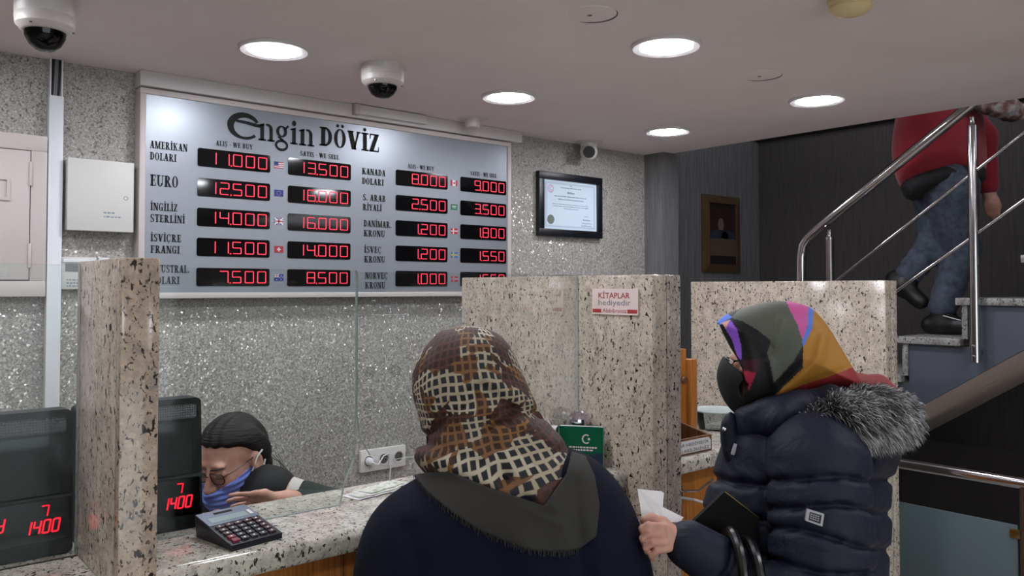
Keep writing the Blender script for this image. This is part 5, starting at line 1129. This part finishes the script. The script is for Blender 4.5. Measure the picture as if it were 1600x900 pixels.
# sleeve badge: metal frame on the sleeve
def surf_hit(fn, px, py, d0, d1, n=160):
    ds = np.linspace(d0, d1, n); fv = fn(Grid(np.array([U(px, py, d) for d in ds]))); k = int(np.argmax(fv < 0)); return ds[k]
def frame_on(fn, name, quad, m_frame, m_face, parent, th=.003):
    dm_ = min(surf_hit(fn, x, y, D2 - .36, D2 + .1) for x, y in quad) - .001; P4 = [U(x, y, dm_) for x, y in quad]; c_ = sum(P4) / 4; I4 = [c_ + (p - c_) * .72 for p in P4]; off = np.array((0, -th, 0))
    mb = MB(); mb.add([W(p + off) for p in P4] + [W(p + off) for p in I4] + [W(p - off) for p in P4], [[0, 1, 5, 4], [1, 2, 6, 5], [2, 3, 7, 6], [3, 0, 4, 7], [0, 1, 9, 8], [1, 2, 10, 9], [2, 3, 11, 10], [3, 0, 8, 11]]); o = mb.build(name, m_frame, parent)
    MB().add([W(p + off * .5) for p in I4] + [W(p - off) for p in I4], [[0, 1, 2, 3], [4, 5, 6, 7], [0, 1, 5, 4], [1, 2, 6, 5], [2, 3, 7, 6], [3, 0, 4, 7]]).build('badge_face', m_face, o)
    return o, I4, off
bd, I4, off = frame_on(jackB, 'sleeve_badge', [(1261, 795), (1287, 803), (1284, 822), (1258, 813)], 'steel', 'dark_plastic', wb)
mb = MB()
for r_ in range(3):
    for k in range(4):
        l_ = lambda a, b: I4[0] * (1 - a) * (1 - b) + I4[1] * a * (1 - b) + I4[2] * a * b + I4[3] * (1 - a) * b + off * .6
        a0, a1, b0, b1 = .12 + .2 * k, .26 + .2 * k, .2 + .24 * r_, .30 + .24 * r_; mb.add([W(l_(a0, b0)), W(l_(a1, b0)), W(l_(a1, b1)), W(l_(a0, b1))], [[0, 1, 2, 3]])
mb.build('badge_print', 'steel', bd)
rg = tubeU([B1(1013 + 5.5 * math.cos(t_), 850 + 4 * math.sin(t_), -.262 - .010 * math.cos(t_ * 1.0 + 2.6)) for t_ in np.linspace(0, 6.28, 13)], .0012, 6).build('finger_ring', 'skin_ring', wb, True)
trousers(wb, hip2, (0, 1, 0), .09, D2); shoes(wb, hip2, .09, (0, 1, 0), (-1, 0, 0))
# what she carries
def slab(name, label, cat, quad, th, m, group=None, rz=PYAW):
    P4 = [np.asarray(q) for q in quad]; c_ = sum(P4) / len(P4); nr = np.cross(P4[1] - P4[0], P4[2] - P4[0]); nr /= np.linalg.norm(nr); n = len(P4)
    o = thing(name, label, cat, W((c_[0], c_[1], min(p[2] for p in P4))), rz, group)
    return o, P4, nr
def slab_part(name, P4, nr, th, m, parent, off=0.):
    n = len(P4); MBo = MB().add([W(p + nr * (off + th / 2)) for p in P4] + [W(p + nr * (off - th / 2)) for p in P4], [list(range(n)), [n + i for i in range(n)][::-1]] + [[i, (i + 1) % n, n + (i + 1) % n, n + i] for i in range(n)])
    return MBo.build(name, m, parent)
q = [B1(1080, 816, -.162), B1(1131, 767, -.162), B1(1184, 808, -.162), B1(1186, 840, -.162), B1(1164, 866, -.162)]
po, P4, nr = slab('clutch_pouch', 'flat black pouch tucked under the arm of the padded jacket', 'pouch', q, .02, 'pouch')
slab_part('pouch_body', P4, nr, .014, 'pouch', po); tubeU([P4[1] + nr * .004 + (0, -.012, 0), P4[2] + nr * .004 + (0, -.012, 0)], .0016, 6).build('zip', 'gold_line', po)
for k, (qd, l) in enumerate((([(996, 764, -0.185), (1035, 768, -0.185), (1033, 790, -0.200), (1040, 835, -0.220), (1006, 828, -0.220)], 'creased white sheet of paper held upright in the hand'), ([(1030, 790, -0.193), (1066, 808, -0.195), (1060, 816, -0.205), (1018, 816, -0.220), (1022, 800, -0.205)], 'folded white slip of paper held across the hand'))):
    P5 = [B1(*p) for p in qd]; o, P4, nr = slab('paper_sheet', l, 'paper', P5, .001, 'paper', 'papers in the hand'); slab_part('leaf', P4, nr, .0012, 'paper', o)
    cR = sum(P4) / len(P4); slab_part('leaf', [cR + (p - cR) * .96 + np.array((.006, .012, -.004)) for p in P4], nr, .0012, 'paper', o)
hbx = B1(1160, 905, -.25); hg = thing('handbag', 'black leather handbag hanging from the forearm of the padded jacket', 'handbag', W(hbx + (0, 0, -.42)), PYAW)
for px_ in (1146, 1172):
    f_ = (1288 - px_) / 220; c_ = eL + (wL - eL) * f_; ra_ = .074 - .028 * f_ + .019; pts = []
    for t_ in np.linspace(0, math.pi, 15): pts.append(c_ + np.array((0, -ra_ * math.cos(t_), ra_ * math.sin(t_))))
    pts = [pts[0] * (1, 1, 0) + (0, .04, hbx[2] - .20)] + pts + [pts[-1] * (1, 1, 0) + (0, -.04, hbx[2] - .20)]
    tubeU(pts, .010, 10).build('handle', 'leather', hg, True)
MB().box((-.14, -.036, -.20), (.14, .036, .02), .018, 3, Matrix.Translation(W(B1(1158, 905, -.262) + (0, 0, -.22))) @ Matrix.Rotation(PYAW, 4, 'Z')).build('bag_body', 'leather', hg, True)

# ---- cashier behind the glass
D3 = 2.33; C1 = lambda x, y, dd=0.: U(x, y, D3 + dd)
wc = person('person with dark hair, glasses and a blue mask seated behind the counter', D3, 390)
hc3 = C1(364, 717, 0); R3 = basis((-.38, -.80, -.36), .0)
shL3, shR3 = C1(432, 775, -.02), C1(300, 800, .16); elL3 = C1(540, 800, -.02); haL3 = C1(452, 783, -.20); knL3 = C1(408, 782, -.24)
elR3 = C1(285, 900, .0); haR3 = C1(340, 815, -.12)
ch3 = (shL3 + shR3) / 2 + np.array((0, .03, -.05)); hip3 = ch3 + np.array((.03, .12, -.45))
def legsC(g): 
    out = []
    for s_ in (-1, 1):
        h_ = hip3 + np.array((.09 * s_, -.03 * s_, 0)); k_ = h_ + (-.22, -.30, -.02); a_ = np.array((k_[0], k_[1], .09)); out.append(chain(g, [h_, k_, a_], [.075, .055, .042], .03))
    return out
def handC(g):
    f = union([cap(g, haL3, knL3 + (0, 0, .004), .024, .017), cap(g, haL3, knL3 + (.004, .01, -.018), .022, .016)], .02)
    for a_, b_, c_, d_ in (((406, 775, -.245), (385, 772, -.266), (370, 772, -.276), (359, 774, -.282)), ((405, 781, -.237), (383, 779, -.255), (367, 780, -.264), (356, 783, -.268)), ((407, 787, -.228), (386, 787, -.242), (372, 789, -.249), (362, 792, -.252)), ((411, 792, -.219), (393, 794, -.230), (382, 797, -.235), (375, 800, -.238))):
        f = smin(f, chain(g, [C1(*p) for p in (a_, b_, c_, d_)], [.0078, .0066, .006, .0052], .002), .004)
    return smin(f, chain(g, [C1(432, 780, -.23), C1(414, 771, -.25), C1(398, 771, -.262)], [.015, .011, .0085], .005), .01)
def bodyC(g):
    f = head_field(g, hc3, R3); f = smin(f, cap(g, hc3 - R3[:, 1] * .03 - R3[:, 2] * .06, (shL3 + shR3) / 2 + (.02, .03, .0), .052, .056), .03)
    f = smin(f, union([cap(g, shL3, shR3, .06), cap(g, ch3, hip3, .11, .125), chain(g, [shL3, elL3, haL3], [.048, .042, .027], .03), chain(g, [shR3, elR3, haR3], [.048, .04, .027], .03)], .05), .03)
    f = smin(f, handC(g), .01); f = smin(f, hand_field(g, haR3, haR3 + (.05, -.05, .0), (.7, -.7, 0), (.7, .7, 0), (0, 0, -1)), .012)
    return union([f] + legsC(g), .04)
lo3 = np.minimum.reduce([hip3, shR3, elR3, hc3, knL3]) - .35; hi3 = np.maximum.reduce([hip3, shL3, elL3, hc3]) + .22; lo3[2] = .03
sdf_part('body', bodyC, lo3, hi3, .0042, 'skin', wc); lids(wc, hc3, R3)
def hairC(g):
    L = Loc(g, hc3, R3); M = Grid(L.P); x = np.abs(L.P[:, 0]); y, z = L.P[:, 1], L.P[:, 2]
    f = union([ell(M, (0, -.014, .034), (.083, .098, .092)), ell(M, (0, -.055, -.01), (.068, .056, .07))], .03)
    line = y - (.058 - 7.5 * np.maximum(x - .004, 0) ** 2) + .80 * (.072 - z)        # hairline: high over the brow, back past the ears
    f = smax(f, line, .010); f = smax(f, -ell(M, (0, -.010, -.018), (.12, .024, .038)), .008)
    return f + .0022 * np.sin(L.P[:, 0] * 210 + 2.5 * np.sin(z * 30)) - .002
hr = sdf_part('hair', hairC, hc3 - .2, hc3 + .2, .0035, 'hair_strands', wc)
H3 = lambda x, y, z: hc3 + R3 @ np.array((x, y, z))
sdf_part('ponytail', lambda g: chain(g, [hc3 + (.03, .10, .0), hc3 + (.04, .13, -.04), hc3 + (.04, .13, -.12), hc3 + (.03, .12, -.2)], [.03, .03, .026, .01], .02), hc3 + (-.1, -.02, -.26), hc3 + (.16, .24, .1), .006, 'hair_strands', wc)
for k in range(5):
    pts = [H3(-.06, -.07 - .01 * k, -.03 - .004 * k), H3(-.085 - .006 * k, -.085, -.055 - .01 * k), H3(-.10 + .004 * k, -.07 - .012 * k, -.10), H3(-.085 + .006 * k, -.06, -.125 - .006 * k)]; tubeU(pts, .0007, 5).build('stray_hair', 'hair', hr, True)
gs = thing('eyeglasses', 'thin dark eyeglasses worn by the seated cashier', 'glasses', W(H3(0, .1, 0)), PYAW)
for s_ in (-1, 1):
    ring = [(.033 * s_ + .0245 * math.copysign(abs(math.cos(t_)) ** .6, math.cos(t_)), .103 - .006 * abs(math.cos(t_)), .004 + .0165 * math.copysign(abs(math.sin(t_)) ** .6, math.sin(t_))) for t_ in np.linspace(0, 2 * math.pi, 29)]
    tubeU([H3(*p) for p in ring], .0016, 6).build('rim', 'black_plastic', gs, True)
    MB().add([W(H3(*p)) for p in ring[:-1]], [list(range(28))]).build('lens', 'clear_plastic', gs)
    tubeU([H3(.057 * s_, .098, .010), H3(.072 * s_, .065, .012), H3(.080 * s_, .0, .014), H3(.080 * s_, -.03, .0)], .0014, 6).build('temple', 'black_plastic', gs, True)
tubeU([H3(-.0085, .104, .008), H3(0, .106, .012), H3(.0085, .104, .008)], .0014, 6).build('bridge', 'black_plastic', gs, True)
def maskC(g):
    L = Loc(g, hc3, R3); p = L.P; x = np.abs(p[:, 0])
    sh = smin(head_field(g, hc3, R3), ell(Grid(p), (0, .075, -.075), (.05, .040, .045)), .02) - .004 - .0025 * np.sin(p[:, 2] * 420)
    return np.maximum(np.maximum(sh, p[:, 2] + .036 - .45 * np.maximum(x - .02, 0)), np.maximum(-(p[:, 2] + .135), -(p[:, 1] - .012)))
mk = sdf_part('face_mask', maskC, hc3 - .19, hc3 + .19, .003, 'mask_blue', wc)
for s_ in (-1, 1):
    tubeU([H3(.064 * s_, .030, -.040), H3(.076 * s_, .012, -.022), H3(.086 * s_, -.012, .012), H3(.086 * s_, -.034, .018)], .0026, 6).build('ear_loop', 'strap_white', mk, True); tubeU([H3(.058 * s_, .030, -.095), H3(.072 * s_, .008, -.062), H3(.084 * s_, -.018, -.036), H3(.084 * s_, -.036, -.014)], .0026, 6).build('ear_loop', 'strap_white', mk, True)
vest_f = lambda g: smin(union([cap(g, shL3 + (-.02, 0, .0), shR3 + (.02, 0, 0), .078), cap(g, ch3, hip3 + (0, 0, .06), .14, .13)], .05), cap(g, shL3 + (-.05, .02, .02), shL3 + (-.01, 0, .012), .062), .03)
nkc = (shL3 + shR3) / 2 + np.array((.0, -.02, .07))
sdf_part('vest', lambda g: smax(vest_f(g), -ell(g, nkc, (.066, .07, .075)), .01), lo3, hi3, .007, 'vest', wc)
sdf_part('shirt_sleeve', lambda g: union([cap(g, shL3 + (.015, 0, -.003), shL3 + (elL3 - shL3) * .35, .063, .058), cap(g, shR3, shR3 + (elR3 - shR3) * .4, .062, .058)], .02), np.minimum(shL3, elR3) - .14, np.maximum(shL3, elL3) + .12, .006, 'shirt_white', wc)
sdf_part('arm_warmer', lambda g: chain(g, [shL3 + (elL3 - shL3) * .38, elL3, elL3 + (haL3 - elL3) * .82], [.060, .052, .036], .03), np.minimum(shL3, haL3) - .1, np.maximum(shL3, elL3) + .12, .006, 'sleeve_green', wc)
sdf_part('trousers', lambda g: union(legsC(g) + [ell(g, hip3, (.16, .13, .1))], .04) - .014, lo3, hip3 + (.25, .25, .12), .012, 'trousers', wc)
for s_ in (-1, 1):
    k_ = hip3 + np.array((.09 * s_ - .22, -.03 * s_ - .30, 0)); a_ = np.array((k_[0], k_[1], .05)); fw_ = np.array((-.55, -.83, 0))
    sdf_part('shoe', lambda g: smax(union([cap(g, a_ - fw_ * .05, a_ + fw_ * .13, .046, .036), cap(g, a_ + (0, 0, .06), a_, .045, .05)], .03), -(g.P[:, 2] - .004), .004), a_ - .22, a_ + .22, .012, 'shoe', wc)
oc = thing('office_chair', 'dark swivel chair under the seated cashier', 'chair', W((hip3[0], hip3[1], 0)), PYAW)
hw = W(hip3); MB().box((-.22, -.22, -.03), (.22, .22, .03), .02, 3, Matrix.Translation((hw.x, hw.y, hip3[2] - .172)) @ Matrix.Rotation(PYAW, 4, 'Z')).build('seat', 'dark_plastic', oc, True)
MB().lathe((hw.x, hw.y, 0), [(.03, .06), (.03, hip3[2] - .2)], 14).build('column', 'chrome_dark', oc, True)
for k in range(5):
    a_ = k * 2 * math.pi / 5; MB().tube([(hw.x, hw.y, .07), (hw.x + .26 * math.cos(a_), hw.y + .26 * math.sin(a_), .045)], .018, 8).build('leg', 'black_plastic', oc, True)

# ---- person going up the stairs
D4 = 4.10; M1 = lambda x, y, dd=0.: U(x, y, D4 + dd)
wm = person('person in a red jacket and jeans climbing the stairs', D4, 1480)
wmz = Z2; ankS = M1(1474, 478, 0); kneS = M1(1502, 392, 0); hpS = M1(1484, 300, -.06); hpT = M1(1468, 300, .12); kneT = M1(1462, 378, .12); ankT = M1(1420, 428, .12)
che = M1(1462, 170, .03); shF = M1(1488, 88, -.15); shB = M1(1450, 88, .2); hcm = M1(1468, 8, .03); Rm = basis((.92, .25, -.2))
elF = M1(1535, 150, -.18); haF = M1(1590, 178, -.12); elB = M1(1535, 215, .18); haB = M1(1546, 305, .16)
footdir = np.array(((-.645 * -1), -.764, 0)); footdir = np.array((ST, -CT, 0))   # towards -y of the room
def bodyM(g):
    f = head_field(g, hcm, Rm); f = smin(f, cap(g, hcm + (0, 0, -.06), (shF + shB) / 2, .056, .06), .03)
    f = smin(f, union([cap(g, shF, shB, .07), cap(g, (shF + shB) / 2, (hpS + hpT) / 2, .10, .09), chain(g, [shF, elF, haF], [.05, .045, .03], .03), chain(g, [shB, elB, haB], [.05, .045, .03], .03), chain(g, [hpS, kneS, ankS], [.07, .05, .04], .03), chain(g, [hpT, kneT, ankT], [.07, .05, .04], .03)], .04), .03)
    f = smin(f, hand_field(g, haB, haB + (.005, -.01, -.07), (0, 0, -1), (.8, -.5, 0), (.6, .3, -.3)), .012); f = smin(f, hand_field(g, haF, haF + (.07, 0, .02), (1, 0, 0), (0, -.4, .9), (.2, -.6, -.6)), .012)
    return f
lom = np.minimum.reduce([ankT, ankS, kneT, shB, haB]) - .2; him = np.maximum.reduce([hcm, haF, shB]) + .2
sdf_part('body', bodyM, lom, him, .009, 'skin', wm); eyes(wm, hcm, Rm)
sdf_part('hair', lambda g: smax(ell(Loc(g, hcm, Rm), (0, -.02, .045), (.082, .102, .095)), Loc(g, hcm, Rm).P[:, 1] - .05 + .5 * (.06 - Loc(g, hcm, Rm).P[:, 2]), .01), hcm - .18, hcm + .18, .008, 'hair', wm)
jk_poly = smooth_poly([(1400, 180), (1408, 110), (1440, 70), (1480, 62), (1512, 80), (1530, 130), (1540, 200), (1544, 262), (1530, 284), (1488, 280), (1440, 294), (1410, 300), (1396, 270), (1392, 225)], 2)
sdf_part('jacket', lambda g: union([infl(g, jk_poly, D4 + .03, 60, .19), chain(g, [shB, elB, haB + (elB - haB) * .15], [.085, .07, .05], .03)], .03), lom, him, .011, 'red_wool', wm)
sdf_part('jacket_hem', lambda g: infl(g, smooth_poly([(1402, 284), (1440, 262), (1490, 250), (1540, 254), (1542, 288), (1490, 292), (1450, 304), (1418, 318)], 1), D4 + .03, 20, .20), lom, him, .010, 'hem_dark', wm)
sdf_part('fur_sleeve', lambda g: chain(g, [shF + (.02, 0, 0), elF, elF + (haF - elF) * .85], [.09, .075, .055], .03) - .004 * np.sin(g.P[:, 0] * 160) * np.sin(g.P[:, 2] * 140), lom, him, .009, 'fur_sleeve', wm)
sdf_part('jeans', lambda g: union([chain(g, [hpS, kneS, ankS], [.125, .084, .068], .03), chain(g, [hpT, kneT, ankT], [.125, .08, .064], .03), cap(g, hpS + (0, 0, .02), hpT + (0, 0, .02), .125)], .04) + .003 * np.sin(g.P[:, 2] * 55 + g.P[:, 0] * 90), lom, np.maximum(him * 0 + M1(1600, 250, .4), him * 0), .009, 'jeans', wm)
for an, zf, tp in ((ankS, Z2 + .001, 0.), (ankT, None, .9)):
    if zf is not None: dn_ = np.array((0, 0, -1.)); so = np.array((an[0], an[1], zf + .045))
    else: so = an + np.array((-.03, .01, -.06))
    fd = footdir if zf is not None else np.array((ST * .6, -CT * .6, -.55))
    def shoe_f(g, so=so, fd=fd, zf=zf, an=an):
        f = union([cap(g, so - fd * .06, so + fd * .15, .048, .04), cap(g, an + (0, 0, -.01), so, .058, .055)], .03)
        return smax(f, (zf - g.P[:, 2]), .004) if zf is not None else f
    sh_ = sdf_part('shoe', shoe_f, so - .25, so + .25, .009, 'shoe', wm)
    if zf is not None: tubeU([so + (-.03, -.052, .05), so + footdir * .05 + (0, -.045, .03), so + footdir * .12 + (0, -.04, .01)], .003, 6).build('lace', 'label_white', sh_, True)
